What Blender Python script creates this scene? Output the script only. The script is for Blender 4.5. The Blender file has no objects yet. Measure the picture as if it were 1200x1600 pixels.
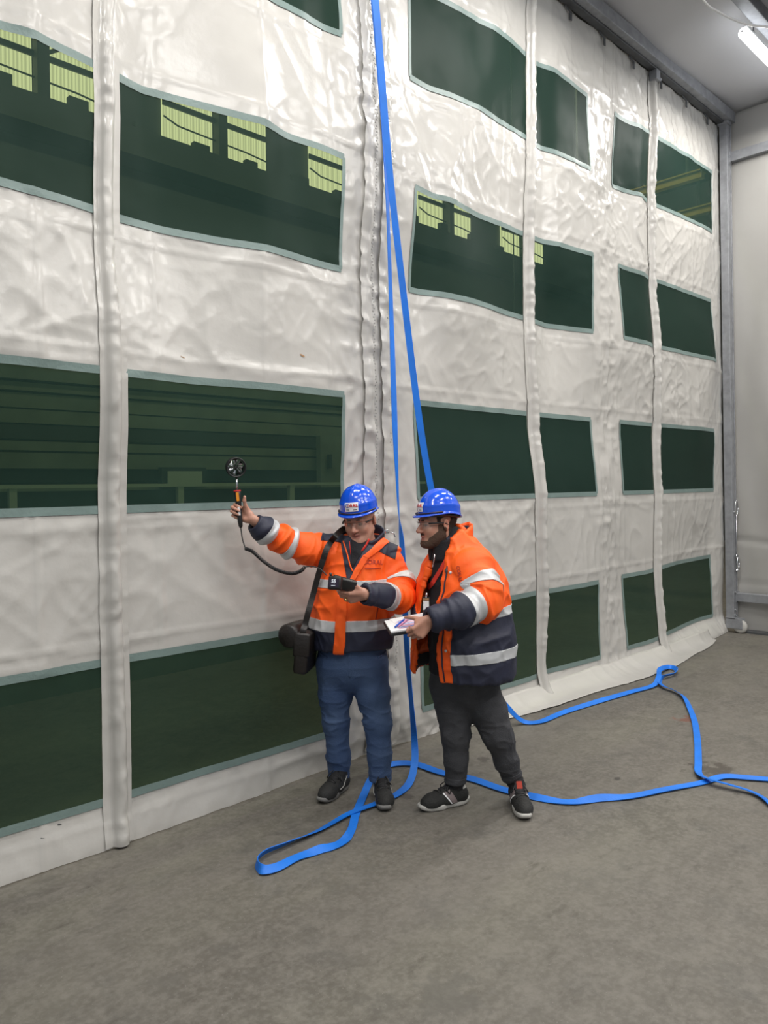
import bpy, bmesh, math, random
import numpy as np
from mathutils import Vector, Matrix
from mathutils.bvhtree import BVHTree

scene = bpy.context.scene
C = scene.collection
rng = np.random.default_rng(7)
random.seed(7)

# ------------------------------------------------------------------ camera
CAM_H = 1.72                       # eye height of the photographer
HD = math.radians(45.5)            # heading, measured from the curtain's direction (+X)
FOC, YC, ROLL = 1200.0, 760.0, 0.0145
FW = np.array([math.cos(HD), math.sin(HD)])      # ground direction of view
RT = np.array([math.sin(HD), -math.cos(HD)])     # ground direction to the right
cam_d = bpy.data.cameras.new('camera')
cam = bpy.data.objects.new('camera', cam_d); C.objects.link(cam)
cam_d.sensor_fit = 'VERTICAL'; cam_d.sensor_height = 36.0; cam_d.sensor_width = 27.0
cam_d.lens = 27.0; cam_d.shift_y = -40.0/1600.0; cam_d.clip_end = 200
cam.location = (0, 0, CAM_H)
cam.rotation_euler = (Matrix.Rotation(HD - math.pi/2, 4, 'Z') @ Matrix.Rotation(math.pi/2, 4, 'X')
                      @ Matrix.Rotation(-ROLL, 4, 'Z')).to_euler()
scene.camera = cam

# ------------------------------------------------------------------ world and exposure
world = bpy.data.worlds.new('world'); scene.world = world
world.use_nodes = True
world.node_tree.nodes['Background'].inputs[0].default_value = (0.86, 0.93, 1.0, 1)
world.node_tree.nodes['Background'].inputs[1].default_value = 0.34
scene.view_settings.view_transform = 'Standard'
scene.view_settings.look = 'None'
scene.view_settings.gamma = 1.0
scene.view_settings.exposure = 0.08
scene.view_settings.use_curve_mapping = False
LAMP_W = 62.0                      # watts of one ceiling tube

# ------------------------------------------------------------------ measuring helpers
def ray(u, v):
    dx, dy = u-600.0, v-YC
    return (dx-ROLL*dy)/FOC, (dy+ROLL*dx)/FOC
def on_ground(u, v, z=0.0):
    a, b = ray(u, v); d = (CAM_H-z)/b; p = d*FW+a*d*RT
    return np.array([p[0], p[1], z])
def on_plane_y(u, v, Y):
    a, b = ray(u, v); d = Y/(FW[1]+a*RT[1]); p = d*FW+a*d*RT
    return np.array([p[0], Y, CAM_H-b*d])
class Spot:                        # a standing place: x to the right, y away, z up
    def __init__(s, d0, lat0):
        s.d0, s.lat0 = d0, lat0
        p = d0*FW+lat0*RT; s.loc = (p[0], p[1], 0.0); s.rot = HD-math.pi/2
    def __call__(s, u, v, y):
        a, b = ray(u, v); d = s.d0+y
        return np.array([a*d-s.lat0, y, CAM_H-b*d])
    def from_world(s, p):
        q = np.array(p[:2]); return np.array([q@RT-s.lat0, q@FW-s.d0, p[2]])

# ------------------------------------------------------------------ materials
def mat(name, col, rough=0.6, metal=0.0, noise=None, bump=None, spec=None, trans=0.0, coat=0.0, emit=None, sub=0.0):
    """noise=(scale, amount[, second colour]); bump=(scale, strength)"""
    m = bpy.data.materials.new(name); m.use_nodes = True
    nt = m.node_tree; N = nt.nodes; L = nt.links; b = N['Principled BSDF']
    b.inputs['Base Color'].default_value = (*col, 1)
    b.inputs['Roughness'].default_value = rough; b.inputs['Metallic'].default_value = metal
    if spec is not None: b.inputs['Specular IOR Level'].default_value = spec
    if coat: b.inputs['Coat Weight'].default_value = coat; b.inputs['Coat Roughness'].default_value = 0.08
    if trans: b.inputs['Transmission Weight'].default_value = trans
    if sub: b.inputs['Subsurface Weight'].default_value = sub; b.inputs['Subsurface Radius'].default_value = (.01, .004, .002)
    if emit: b.inputs['Emission Color'].default_value = (*emit[0], 1); b.inputs['Emission Strength'].default_value = emit[1]
    tc = N.new('ShaderNodeTexCoord')
    if noise:
        n = N.new('ShaderNodeTexNoise'); n.inputs['Scale'].default_value = noise[0]; n.inputs['Detail'].default_value = 6
        L.new(tc.outputs['Object'], n.inputs['Vector'])
        mx = N.new('ShaderNodeMix'); mx.data_type = 'RGBA'
        c2 = noise[2] if len(noise) > 2 else tuple(max(0, c*(1-noise[1])) for c in col)
        mx.inputs[6].default_value = (*col, 1); mx.inputs[7].default_value = (*c2, 1)
        mr = N.new('ShaderNodeMapRange'); mr.inputs[1].default_value = .35; mr.inputs[2].default_value = .7
        L.new(n.outputs['Fac'], mr.inputs[0]); L.new(mr.outputs[0], mx.inputs[0]); L.new(mx.outputs[2], b.inputs['Base Color'])
    if bump:
        n2 = N.new('ShaderNodeTexNoise'); n2.inputs['Scale'].default_value = bump[0]; n2.inputs['Detail'].default_value = 5
        L.new(tc.outputs['Object'], n2.inputs['Vector'])
        bp = N.new('ShaderNodeBump'); bp.inputs['Strength'].default_value = bump[1]; bp.inputs['Distance'].default_value = .01
        L.new(n2.outputs['Fac'], bp.inputs['Height']); L.new(bp.outputs['Normal'], b.inputs['Normal'])
    return m
M = {}
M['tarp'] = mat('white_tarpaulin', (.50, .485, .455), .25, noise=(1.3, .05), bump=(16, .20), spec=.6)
M['tarp_matt'] = mat('dimmed_wall_tarpaulin', (.36, .352, .335), .42, noise=(1.1, .08), bump=(5, .2))  # white cloth, base colour darkened for the weaker light on the end wall
M['roof_tarp'] = mat('white_roof_tarpaulin', (.50, .50, .515), .5, noise=(.8, .06), bump=(3, .15))
M['border'] = mat('grey_green_weld_border', (.17, .235, .22), .42, bump=(60, .2))
M['galv'] = mat('galvanised_steel', (.30, .31, .33), .5, .3, noise=(14, .25), bump=(40, .1))
M['galv_dark'] = mat('dull_dark_steel', (.10, .105, .11), .5, .3, noise=(14, .25))
M['chrome'] = mat('bright_steel', (.72, .73, .75), .2, 1.0)
M['black'] = mat('black_plastic', (.012, .012, .013), .38)
M['black_soft'] = mat('black_fabric', (.014, .014, .016), .8, noise=(40, .3), bump=(150, .3))
M['leather'] = mat('black_brown_leather', (.013, .010, .009), .42, bump=(60, .25))
M['orange'] = mat('fluorescent_orange_cloth', (1.0, .125, .004), .62, noise=(9, .05, (.93, .095, .003)), bump=(26, .25))
M['navy'] = mat('navy_cloth', (.016, .019, .042), .62, noise=(20, .2), bump=(30, .25))
M['reflect'] = mat('silver_reflective_tape', (.56, .57, .58), .42, .15, noise=(30, .07))
M['denim'] = mat('blue_denim', (.032, .064, .150), .8, noise=(5, .45, (.052, .090, .175)), bump=(220, .35))
M['grey_cloth'] = mat('charcoal_trouser_cloth', (.046, .047, .053), .8, noise=(16, .25), bump=(180, .35))
M['sweater'] = mat('black_knit', (.008, .008, .011), .85, bump=(150, .3))
M['strap'] = mat('blue_polyester_webbing', (.003, .175, .74), .55, noise=(6, .25, (.005, .14, .58)))
M['helmet'] = mat('blue_helmet_shell', (.006, .085, .70), .18, coat=.5)
M['helmet_dark'] = mat('dark_helmet_trim', (.02, .012, .03), .35)
M['white_plastic'] = mat('white_plastic', (.78, .78, .78), .4)
M['paper'] = mat('white_paper', (.80, .79, .80), .8)
M['ink_blue'] = mat('blue_print', (.02, .13, .50), .6)
M['ink_red'] = mat('red_print', (.62, .03, .03), .6)
M['ink_pink'] = mat('pink_print', (.62, .26, .42), .7)
M['ink_dark'] = mat('dark_print', (.03, .03, .04), .7)
M['ink_maroon'] = mat('dark_orange_print', (.40, .035, .015), .7)
M['red_cloth'] = mat('red_lanyard_ribbon', (.60, .035, .02), .6)
M['orange_label'] = mat('orange_label', (.85, .30, .02), .5)
M['sole_grey'] = mat('grey_rubber', (.17, .167, .16), .75, bump=(90, .3))
M['sole_light'] = mat('pale_grey_rubber', (.46, .45, .42), .75, bump=(90, .3))
M['shoe_black'] = mat('black_nubuck', (.018, .018, .017), .75, noise=(25, .3), bump=(120, .4))
M['shoe_grey'] = mat('grey_shoe_panel', (.10, .11, .12), .7, bump=(120, .3))
M['shoe_taupe'] = mat('taupe_shoe_stripe', (.20, .16, .16), .6)
M['hair_dark'] = mat('dark_brown_hair', (.022, .014, .009), .75, noise=(160, .5), bump=(260, .9))
M['hair_grey'] = mat('short_grey_hair', (.22, .21, .20), .75, noise=(160, .4), bump=(260, .9))
M['beard'] = mat('dark_beard', (.095, .054, .034), .8, noise=(190, .5, (.09, .05, .032)), bump=(300, .9))
M['pale_paint'] = mat('pale_green_grey_paint', (.55, .58, .50), .6)
M['plank'] = mat('weathered_pale_board', (.25, .27, .22), .7, noise=(3, .3))
M['dark_wall'] = mat('dark_industrial_wall', (.055, .06, .058), .8, noise=(1.2, .3))
M['dark_steel'] = mat('dark_painted_steel', (.03, .035, .035), .6)
M['yellow'] = mat('yellow_crane_paint', (.62, .42, .08), .5, noise=(3, .2))
M['cable_white'] = mat('white_cable', (.80, .80, .80), .5)
M['wood'] = mat('bare_plywood', (.42, .24, .12), .7, noise=(30, .3))
M['gold'] = mat('gold_ring', (.85, .62, .25), .25, 1.0)
M['pen'] = mat('blue_pen', (.02, .10, .55), .3)

def skin_material(name, base):
    m = bpy.data.materials.new(name); m.use_nodes = True
    nt = m.node_tree; N = nt.nodes; L = nt.links; b = N['Principled BSDF']
    at = N.new('ShaderNodeAttribute'); at.attribute_name = 'tint'
    tc = N.new('ShaderNodeTexCoord')
    n = N.new('ShaderNodeTexNoise'); n.inputs['Scale'].default_value = 55; n.inputs['Detail'].default_value = 4
    L.new(tc.outputs['Object'], n.inputs['Vector'])
    mr = N.new('ShaderNodeMapRange'); mr.inputs[3].default_value = .86; mr.inputs[4].default_value = 1.08
    L.new(n.outputs['Fac'], mr.inputs[0])
    mx = N.new('ShaderNodeMix'); mx.data_type = 'RGBA'; mx.blend_type = 'MULTIPLY'; mx.inputs[0].default_value = 1
    L.new(at.outputs['Color'], mx.inputs[6]); L.new(mr.outputs[0], mx.inputs[7]); L.new(mx.outputs[2], b.inputs['Base Color'])
    b.inputs['Roughness'].default_value = .48
    b.inputs['Subsurface Weight'].default_value = .12; b.inputs['Subsurface Radius'].default_value = (.008, .003, .0015)
    b.inputs['Subsurface Scale'].default_value = 1.0
    return m
M['skin'] = skin_material('skin', None)

def pane_material():
    """dark green see-through window film: part tinted see-through, part glossy green sheet"""
    m = bpy.data.materials.new('green_window_film'); m.use_nodes = True
    nt = m.node_tree; N = nt.nodes; L = nt.links; b = N['Principled BSDF']; out = N['Material Output']
    b.inputs['Base Color'].default_value = (.024, .058, .045, 1); b.inputs['Roughness'].default_value = .42
    b.inputs['Specular IOR Level'].default_value = .12
    tr = N.new('ShaderNodeBsdfTransparent'); tr.inputs[0].default_value = (.40, .50, .34, 1)
    mx = N.new('ShaderNodeMixShader'); mx.inputs[0].default_value = .50
    L.new(b.outputs[0], mx.inputs[1]); L.new(tr.outputs[0], mx.inputs[2]); L.new(mx.outputs[0], out.inputs[0])
    tc = N.new('ShaderNodeTexCoord'); n2 = N.new('ShaderNodeTexNoise'); n2.inputs['Scale'].default_value = 2.5; n2.inputs['Detail'].default_value = 4
    L.new(tc.outputs['Object'], n2.inputs['Vector'])
    bp = N.new('ShaderNodeBump'); bp.inputs['Strength'].default_value = .15; bp.inputs['Distance'].default_value = .02
    L.new(n2.outputs['Fac'], bp.inputs['Height']); L.new(bp.outputs['Normal'], b.inputs['Normal'])
    return m
M['pane'] = pane_material()

def clear_material():
    m = bpy.data.materials.new('clear_polycarbonate'); m.use_nodes = True
    nt = m.node_tree; N = nt.nodes; L = nt.links; out = N['Material Output']
    gl = N.new('ShaderNodeBsdfGlossy'); gl.inputs['Roughness'].default_value = .06
    tr = N.new('ShaderNodeBsdfTransparent'); tr.inputs[0].default_value = (.93, .94, .95, 1)
    mx = N.new('ShaderNodeMixShader'); mx.inputs[0].default_value = .90
    L.new(gl.outputs[0], mx.inputs[1]); L.new(tr.outputs[0], mx.inputs[2]); L.new(mx.outputs[0], out.inputs[0])
    return m
M['clear'] = clear_material()

def glow_material(name, col, strength, stripes=None):
    m = bpy.data.materials.new(name); m.use_nodes = True
    nt = m.node_tree; N = nt.nodes; L = nt.links; out = N['Material Output']
    e = N.new('ShaderNodeEmission'); e.inputs[0].default_value = (*col, 1); e.inputs[1].default_value = strength
    if stripes:
        tc = N.new('ShaderNodeTexCoord'); w = N.new('ShaderNodeTexWave'); w.inputs['Scale'].default_value = stripes
        w.inputs['Distortion'].default_value = .3; w.bands_direction = 'X'
        L.new(tc.outputs['Object'], w.inputs['Vector'])
        mx = N.new('ShaderNodeMix'); mx.data_type = 'RGBA'
        mx.inputs[6].default_value = (*[c*.62 for c in col], 1); mx.inputs[7].default_value = (*col, 1)
        L.new(w.outputs['Fac'], mx.inputs[0]); L.new(mx.outputs[2], e.inputs[0])
    L.new(e.outputs[0], out.inputs[0])
    return m
M['tube_glow'] = glow_material('lit_led_diffuser', (.93, .96, 1.0), 9.0)
M['daylit_panel'] = glow_material('daylit_corrugated_panel', (1.0, .90, .60), 2.5, 5.0)  # emission stands in for daylight behind; stripes paint the shading of the ribs
M['screen'] = glow_material('lit_display_digits', (.85, .9, .95), .9)

def floor_material():
    m = bpy.data.materials.new('grey_concrete'); m.use_nodes = True
    nt = m.node_tree; N = nt.nodes; L = nt.links; b = N['Principled BSDF']
    tc = N.new('ShaderNodeTexCoord')
    def noise(s, det=6, rough=.55, vec=None):
        n = N.new('ShaderNodeTexNoise'); n.inputs['Scale'].default_value = s; n.inputs['Detail'].default_value = det
        n.inputs['Roughness'].default_value = rough; L.new(vec or tc.outputs['Object'], n.inputs['Vector']); return n
    def ramp(src, lo, hi, c0, c1):
        r = N.new('ShaderNodeValToRGB'); r.color_ramp.elements[0].position = lo; r.color_ramp.elements[1].position = hi
        r.color_ramp.elements[0].color = (*c0, 1); r.color_ramp.elements[1].color = (*c1, 1); L.new(src, r.inputs[0]); return r
    def mixc(fac, a, bcol):
        x = N.new('ShaderNodeMix'); x.data_type = 'RGBA'; L.new(fac, x.inputs[0]); L.new(a, x.inputs[6])
        if isinstance(bcol, tuple): x.inputs[7].default_value = (*bcol, 1)
        else: L.new(bcol, x.inputs[7])
        return x.outputs[2]
    base = ramp(noise(.75).outputs['Fac'], .30, .70, (.088, .080, .066), (.142, .131, .110)).outputs[0]
    fine = ramp(noise(38, 4).outputs['Fac'], .42, .72, (0, 0, 0), (.30, .30, .30))
    col = mixc(fine.outputs[0], base, (.21, .20, .18))
    blot = ramp(noise(3.1, 7, .65).outputs['Fac'], .52, .70, (0, 0, 0), (.55, .55, .55))
    col = mixc(blot.outputs[0], col, (.082, .078, .070))
    mp = N.new('ShaderNodeMapping'); mp.inputs['Rotation'].default_value = (0, 0, HD-math.pi/2); mp.inputs['Scale'].default_value = (.8, 2.6, 1)
    L.new(tc.outputs['Object'], mp.inputs[0])
    scuff = ramp(noise(5.5, 8, .68, mp.outputs[0]).outputs['Fac'], .55, .70, (0, 0, 0), (.7, .7, .7))
    col = mixc(scuff.outputs[0], col, (.066, .058, .047))
    mid = ramp(noise(9.5, 5, .7).outputs['Fac'], .44, .66, (0, 0, 0), (.6, .6, .6))
    col = mixc(mid.outputs[0], col, (.172, .160, .137))
    speck = ramp(noise(130, 2).outputs['Fac'], .69, .73, (0, 0, 0), (.5, .5, .5))
    col = mixc(speck.outputs[0], col, (.30, .29, .27))
    # spilled stains with shapes of their own: (x, y, radius, colour, strength)
    spots = [(*on_ground(1072, 1124)[:2], .17, (.16, .055, .035), .75), (*on_ground(1115, 1203)[:2], .24, (.055, .045, .036), .8),
             (*on_ground(757, 1186)[:2], .09, (.06, .052, .045), .8), (*on_ground(968, 1217)[:2], .05, (.05, .046, .04), .9),
             (*on_ground(636, 1243)[:2], .07, (.06, .05, .042), .7), (*on_ground(700, 1560)[:2], .22, (.085, .08, .07), .5)]
    for x, y, r, c, st in spots:
        sub = N.new('ShaderNodeVectorMath'); sub.operation = 'DISTANCE'; sub.inputs[1].default_value = (x, y, 0)
        wob = noise(9, 5, .6); add = N.new('ShaderNodeVectorMath'); add.operation = 'MULTIPLY_ADD'
        add.inputs[1].default_value = (r*2.2, r*2.2, 0); L.new(wob.outputs['Color'], add.inputs[0]); L.new(tc.outputs['Object'], add.inputs[2])
        off = N.new('ShaderNodeVectorMath'); off.operation = 'SUBTRACT'; off.inputs[1].default_value = (r*1.1, r*1.1, 0)
        L.new(add.outputs[0], off.inputs[0]); L.new(off.outputs[0], sub.inputs[0])
        mr = N.new('ShaderNodeMapRange'); mr.inputs[1].default_value = r*.55; mr.inputs[2].default_value = r*.35
        mr.inputs[3].default_value = 0; mr.inputs[4].default_value = st
        L.new(sub.outputs['Value'], mr.inputs[0])
        col = mixc(mr.outputs[0], col, c)
    L.new(col, b.inputs['Base Color'])
    rr = N.new('ShaderNodeMapRange'); rr.inputs[3].default_value = .50; rr.inputs[4].default_value = .78
    L.new(noise(2.3).outputs['Fac'], rr.inputs[0]); L.new(rr.outputs[0], b.inputs['Roughness'])
    bp = N.new('ShaderNodeBump'); bp.inputs['Strength'].default_value = .12; bp.inputs['Distance'].default_value = .004
    L.new(noise(60, 4).outputs['Fac'], bp.inputs['Height']); L.new(bp.outputs['Normal'], b.inputs['Normal'])
    return m
M['floor'] = floor_material()

# ------------------------------------------------------------------ mesh helpers
def link(name, me, m=None, parent=None, smooth=True):
    o = bpy.data.objects.new(name, me); C.objects.link(o)
    if m is not None: me.materials.append(M[m] if isinstance(m, str) else m)
    if parent is not None: o.parent = parent
    if len(me.polygons): me.polygons.foreach_set('use_smooth', np.full(len(me.polygons), bool(smooth)))
    return o
def from_arrays(name, V, F):
    V = np.asarray(V, np.float32); F = np.asarray(F, np.int32); k = F.shape[1]
    me = bpy.data.meshes.new(name); me.vertices.add(len(V)); me.vertices.foreach_set('co', V.ravel())
    me.loops.add(F.size); me.loops.foreach_set('vertex_index', F.ravel())
    me.polygons.add(len(F)); me.polygons.foreach_set('loop_start', np.arange(0, F.size, k, dtype=np.int32))
    me.update(calc_edges=True); me.validate(); return me
def tag(o, label, cat, group=None):
    o['label'] = label; o['category'] = cat
    if group: o['group'] = group
    return o
def structure(o, label=None):
    o['kind'] = 'structure'
    if label: o['label'] = label
    return o
def thing(name, label, cat, loc=(0, 0, 0), rot=0.0, group=None):
    o = bpy.data.objects.new(name, None); C.objects.link(o); o.empty_display_size = .1
    o.location = loc; o.rotation_euler = (0, 0, rot); return tag(o, label, cat, group)
class MB:
    """collects shapes of one part into one bmesh"""
    def __init__(s, org=(0, 0, 0)): s.bm = bmesh.new(); s.o = Vector(org)
    def box(s, lo, hi, bev=0.0, mx=None):
        lo, hi = Vector(lo), Vector(hi)
        r = bmesh.ops.create_cube(s.bm, size=1.0)['verts']
        for v in r: v.co = Vector((v.co.x*(hi.x-lo.x), v.co.y*(hi.y-lo.y), v.co.z*(hi.z-lo.z)))+(lo+hi)/2
        if bev:
            es = list({e for v in r for e in v.link_edges})
            g = bmesh.ops.bevel(s.bm, geom=es, offset=bev, segments=2, affect='EDGES', profile=.5)
            r = list({v for v in g['verts']} | {v for v in r if v.is_valid})
        for v in r:
            if v.is_valid: v.co = ((mx @ v.co) if mx is not None else v.co)-s.o
        return s
    def tube(s, pts, rad, seg=10, cap=True, flat=None):
        P = [Vector(p) for p in pts]; n = len(P)
        R = rad if hasattr(rad, '__len__') else [rad]*n
        rings = []; nrm = None
        for i in range(n):
            t = (P[min(i+1, n-1)]-P[max(i-1, 0)]).normalized()
            if nrm is None:
                nrm = Vector((0, 0, 1)) if abs(t.z) < .9 else Vector((0, 1, 0))
            nrm = (nrm-t*nrm.dot(t)).normalized(); bi = t.cross(nrm)
            rings.append([s.bm.verts.new(P[i]+(nrm*math.cos(a)+bi*math.sin(a)*(flat or 1))*R[i]-s.o) for a in (2*math.pi*k/seg for k in range(seg))])
        for i in range(n-1):
            for k in range(seg):
                s.bm.faces.new((rings[i][k], rings[i][(k+1) % seg], rings[i+1][(k+1) % seg], rings[i+1][k]))
        if cap:
            s.bm.faces.new(rings[0][::-1]); s.bm.faces.new(rings[-1])
        return s
    def lathe(s, prof, mx, seg=24, close=False):
        """prof: (radius, height) pairs about local z, placed by mx"""
        rings = []
        for r, h in prof:
            rings.append([s.bm.verts.new((mx @ Vector((r*math.cos(a), r*math.sin(a), h)))-s.o) for a in (2*math.pi*k/seg for k in range(seg))])
        m = len(rings)
        for i in range(m if close else m-1):
            A, B = rings[i], rings[(i+1) % m]
            for k in range(seg): s.bm.faces.new((A[k], A[(k+1) % seg], B[(k+1) % seg], B[k]))
        return s
    def poly(s, pts, depth=None):
        vs = [s.bm.verts.new(Vector(p)-s.o) for p in pts]; f = s.bm.faces.new(vs)
        if depth is not None:
            g = bmesh.ops.extrude_face_region(s.bm, geom=[f])
            bmesh.ops.translate(s.bm, vec=Vector(depth), verts=[e for e in g['geom'] if isinstance(e, bmesh.types.BMVert)])
        return s
    def build(s, name, m, parent=None, smooth=False):
        bmesh.ops.recalc_face_normals(s.bm, faces=s.bm.faces)
        me = bpy.data.meshes.new(name); s.bm.to_mesh(me); s.bm.free()
        return link(name, me, m, parent, smooth)
def spline(pts, n=8):
    """Catmull-Rom through the points (any dimension)"""
    P = np.array(pts, float); P = np.vstack([2*P[0]-P[1], P, 2*P[-1]-P[-2]]); out = []
    for i in range(1, len(P)-2):
        for t in np.linspace(0, 1, n, endpoint=False):
            a, b, c, d = P[i-1], P[i], P[i+1], P[i+2]
            out.append(.5*((2*b)+(-a+c)*t+(2*a-5*b+4*c-d)*t*t+(-a+3*b-3*c+d)*t**3))
    out.append(P[-2]); return np.array(out)
def frame_to(p, zdir, xhint=(1, 0, 0)):
    z = Vector(zdir).normalized(); x = Vector(xhint); x = (x-z*x.dot(z)).normalized(); y = z.cross(x)
    m = Matrix((x, y, z)).transposed().to_4x4(); m.translation = Vector(p); return m
_tab = rng.random((32, 32, 32)).astype(np.float32)
def vnoise(x, y, z):
    x, y, z = np.broadcast_arrays(np.asarray(x, np.float32), np.asarray(y, np.float32), np.asarray(z, np.float32))
    def fl(a): i = np.floor(a).astype(np.int32); f = a-i; return i, f*f*f*(f*(f*6-15)+10)
    ix, fx = fl(x); iy, fy = fl(y); iz, fz = fl(z)
    r = 0
    for dx in (0, 1):
        for dy in (0, 1):
            for dz in (0, 1):
                r = r+_tab[(ix+dx) & 31, (iy+dy) & 31, (iz+dz) & 31]*(fx if dx else 1-fx)*(fy if dy else 1-fy)*(fz if dz else 1-fz)
    return r
def text_mesh(body, size, bold=0.0):
    cu = bpy.data.curves.new('lettering', 'FONT'); cu.body = body; cu.size = size; cu.offset = bold
    cu.align_x = 'CENTER'; cu.align_y = 'CENTER'; cu.resolution_u = 3
    o = bpy.data.objects.new('lettering', cu); C.objects.link(o)
    dg = bpy.context.evaluated_depsgraph_get(); dg.update()
    me = bpy.data.meshes.new_from_object(o.evaluated_get(dg))
    bpy.data.objects.remove(o); bpy.data.curves.remove(cu); me.materials.clear(); return me
# ================================================================== setting
CY = 3.57                          # plane of the curtain
XL, XR = -0.9, 8.965                # curtain ends
ZTOP = 5.825
# floor
mb = MB(); mb.box((-7, -7, -.12), (23, 17, 0.0)); fl = structure(mb.build('floor', 'floor'), 'grey stained concrete floor')

# ceiling of white roof tarpaulin, slightly slack between its ribs
def sheet(name, fn, U, V_, m, parent=None, thick=0.0):
    uu, vv = np.meshgrid(U, V_, indexing='ij'); P = fn(uu, vv).reshape(-1, 3)
    nu, nv = len(U), len(V_); i = np.arange(nu*nv).reshape(nu, nv)
    F = np.stack([i[:-1, :-1], i[1:, :-1], i[1:, 1:], i[:-1, 1:]], -1).reshape(-1, 4)
    o = link(name, from_arrays(name, P, F), m, parent)
    if thick:
        md = o.modifiers.new('thickness', 'SOLIDIFY'); md.thickness = thick; md.offset = 0
    return o
def ceil_fn(x, y):
    z = 5.955+.05*np.cos(x*2.05+.4)*.5+.03*(vnoise(x*.9, y*.9, 3.3)-.5)+.02*(vnoise(x*3.1, y*2.2, 5.3)-.5)
    return np.stack([x, y, z], -1)
o = sheet('ceiling', ceil_fn, np.linspace(-3.0, 9.3, 160), np.linspace(-5.0, 3.62, 110), 'roof_tarp', thick=.01); structure(o, 'white tarpaulin roof lining')
# right wall tarpaulin
def rw_fn(y, z):
    d = .05*(vnoise(y*1.6, z*.55, 1.7)-.5)*2+.018*(vnoise(y*5.0, z*1.4, 8.7)-.5)*2
    fold = .03*np.exp(-((z-1.02-.05*np.sin(y*2))/.03)**2)+.02*np.exp(-((z-.55)/.02)**2)
    d = d-fold*.5+.05*np.exp(-((y-2.95+.08*z)/.12)**2)*np.clip(z/4, 0, 1)
    return np.stack([9.08-d, y, z], -1)
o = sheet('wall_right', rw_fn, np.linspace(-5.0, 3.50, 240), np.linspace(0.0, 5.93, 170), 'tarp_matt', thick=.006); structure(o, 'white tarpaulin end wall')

# the hall beyond the curtain
mb = MB(); mb.box((-7, 13.0, 0), (23, 13.2, 10.6)); structure(mb.build('wall_far', 'dark_wall'), 'dark wall of the hall beyond the curtain')
mb = MB(); mb.box((-7, 3.9, 10.6), (23, 13.2, 10.8)); structure(mb.build('roof_far', 'dark_wall'), 'dark roof of the hall beyond the curtain')
mb = MB(); mb.box((22.8, 3.9, 0), (23, 13.2, 10.6)); structure(mb.build('wall_far_end', 'dark_wall'), 'dark end wall of the hall beyond the curtain')
# dark roof skirt between the tent roof and the hall roof
mb = MB(); mb.box((-7, 3.9, 6.3), (23, 4.0, 10.6)); structure(mb.build('wall_upper', 'dark_wall'), 'dark wall above the tent roof')
# ================================================================== the curtain
ROWZ = [(.215, .875), (1.63, 2.29), (3.075, 3.75), (4.52, 5.18)]
# measured sway of the cloth off its plane, by height: (X, offset)
PROF = {
 0.0: [(-1, -.02), (1.13, -.0), (1.65, -.012), (2.27, .0), (2.97, .03), (3.4, .05), (3.75, .03), (4.4, -.03), (5.13, -.06), (7.02, -.10), (8.2, -.12), (8.95, -.04)],
 .20: [(-1, .02), (1.16, .03), (1.66, .02), (2.15, .03), (2.53, .02), (3.03, .02), (3.9, .0), (5.1, -.02), (5.34, .02), (5.66, .0), (6.05, -.03), (6.45, -.02), (7.1, -.05), (7.67, -.01), (8.36, .05), (8.9, .02)],
 .875: [(-1, .0), (1.16, .01), (1.7, .03), (2.12, .02), (2.7, .0), (3.6, -.0), (4.64, -.03), (5.15, -.01), (5.88, -.04), (6.52, .01), (7.1, -.01), (7.8, .04), (8.64, .06), (8.9, .0)],
 1.63: [(-1, 0), (1.7, .03), (3.0, .03), (4.5, -.01), (5.9, -.02), (7.2, -.01), (8.9, 0)],
 2.29: [(-1, -.03), (1.2, -.06), (1.7, -.02), (2.13, .03), (2.57, -.03), (3.2, 0), (3.93, .04), (5.4, .06), (6.2, .03), (7.2, .0), (8.3, -.06), (8.9, 0)],
 3.075: [(-1, 0), (0, -.03), (1.17, -.021), (1.45, 0), (1.65, .045), (1.78, .075), (1.99, .091), (2.3, .043), (2.59, -.032), (2.85, .001), (3.17, .016), (3.93, .07), (4.17, -.009), (4.45, -.01), (4.94, .062), (5.34, .085), (5.58, .13), (6.13, -.004), (6.53, -.04), (7.04, -.059), (7.26, -.019), (8.54, -.08), (8.9, 0)],
 3.75: [(-1, 0), (0, .03), (.6, -.04), (1.17, -.026), (1.3, -.057), (1.42, -.034), (1.64, .003), (1.88, .064), (1.97, .043), (2.24, -.019), (2.53, -.078), (2.74, -.026), (2.97, -.041), (3.14, -.039), (3.86, -.008), (4.05, .025), (4.17, -.019), (4.54, .045), (4.95, .056), (5.32, .074), (5.47, .078), (5.63, .026), (6.1, -.012), (6.59, .006), (7.1, -.009), (7.3, .027), (7.9, .002), (8.66, -.002)],
 4.52: [(-1, 0), (0, .03), (.6, -.04), (1.3, -.05), (1.8, .05), (2.3, -.02), (2.68, -.012), (2.86, -.018), (3.07, .0), (3.15, -.026), (3.87, .029), (4.05, .04), (4.27, -.008), (4.54, -.028), (4.9, .007), (5.26, .026), (5.43, .057), (5.63, .01), (6.07, -.011), (6.64, .06), (6.82, .037), (7.03, -.021), (7.28, .024), (7.87, -.022), (8.58, -.046), (8.9, 0)],
 5.18: [(-1, 0), (0, .03), (.6, -.03), (1.3, -.03), (1.8, .03), (2.5, -.02), (3.4, .02), (4.1, .03), (4.36, .0), (4.55, .003), (4.71, -.03), (4.97, -.014), (5.28, .032), (5.39, .033), (5.55, -.019), (5.83, .001), (6.12, .026), (6.49, .0), (6.72, .037), (7.06, -.014), (7.2, -.012), (7.71, -.035), (8.55, -.047), (8.9, 0)],
 5.85: [(-1, 0), (8.93, 0)]}
_zs = sorted(PROF); _xs = np.linspace(-1.2, 9.2, 521)
_tabp = []
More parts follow.
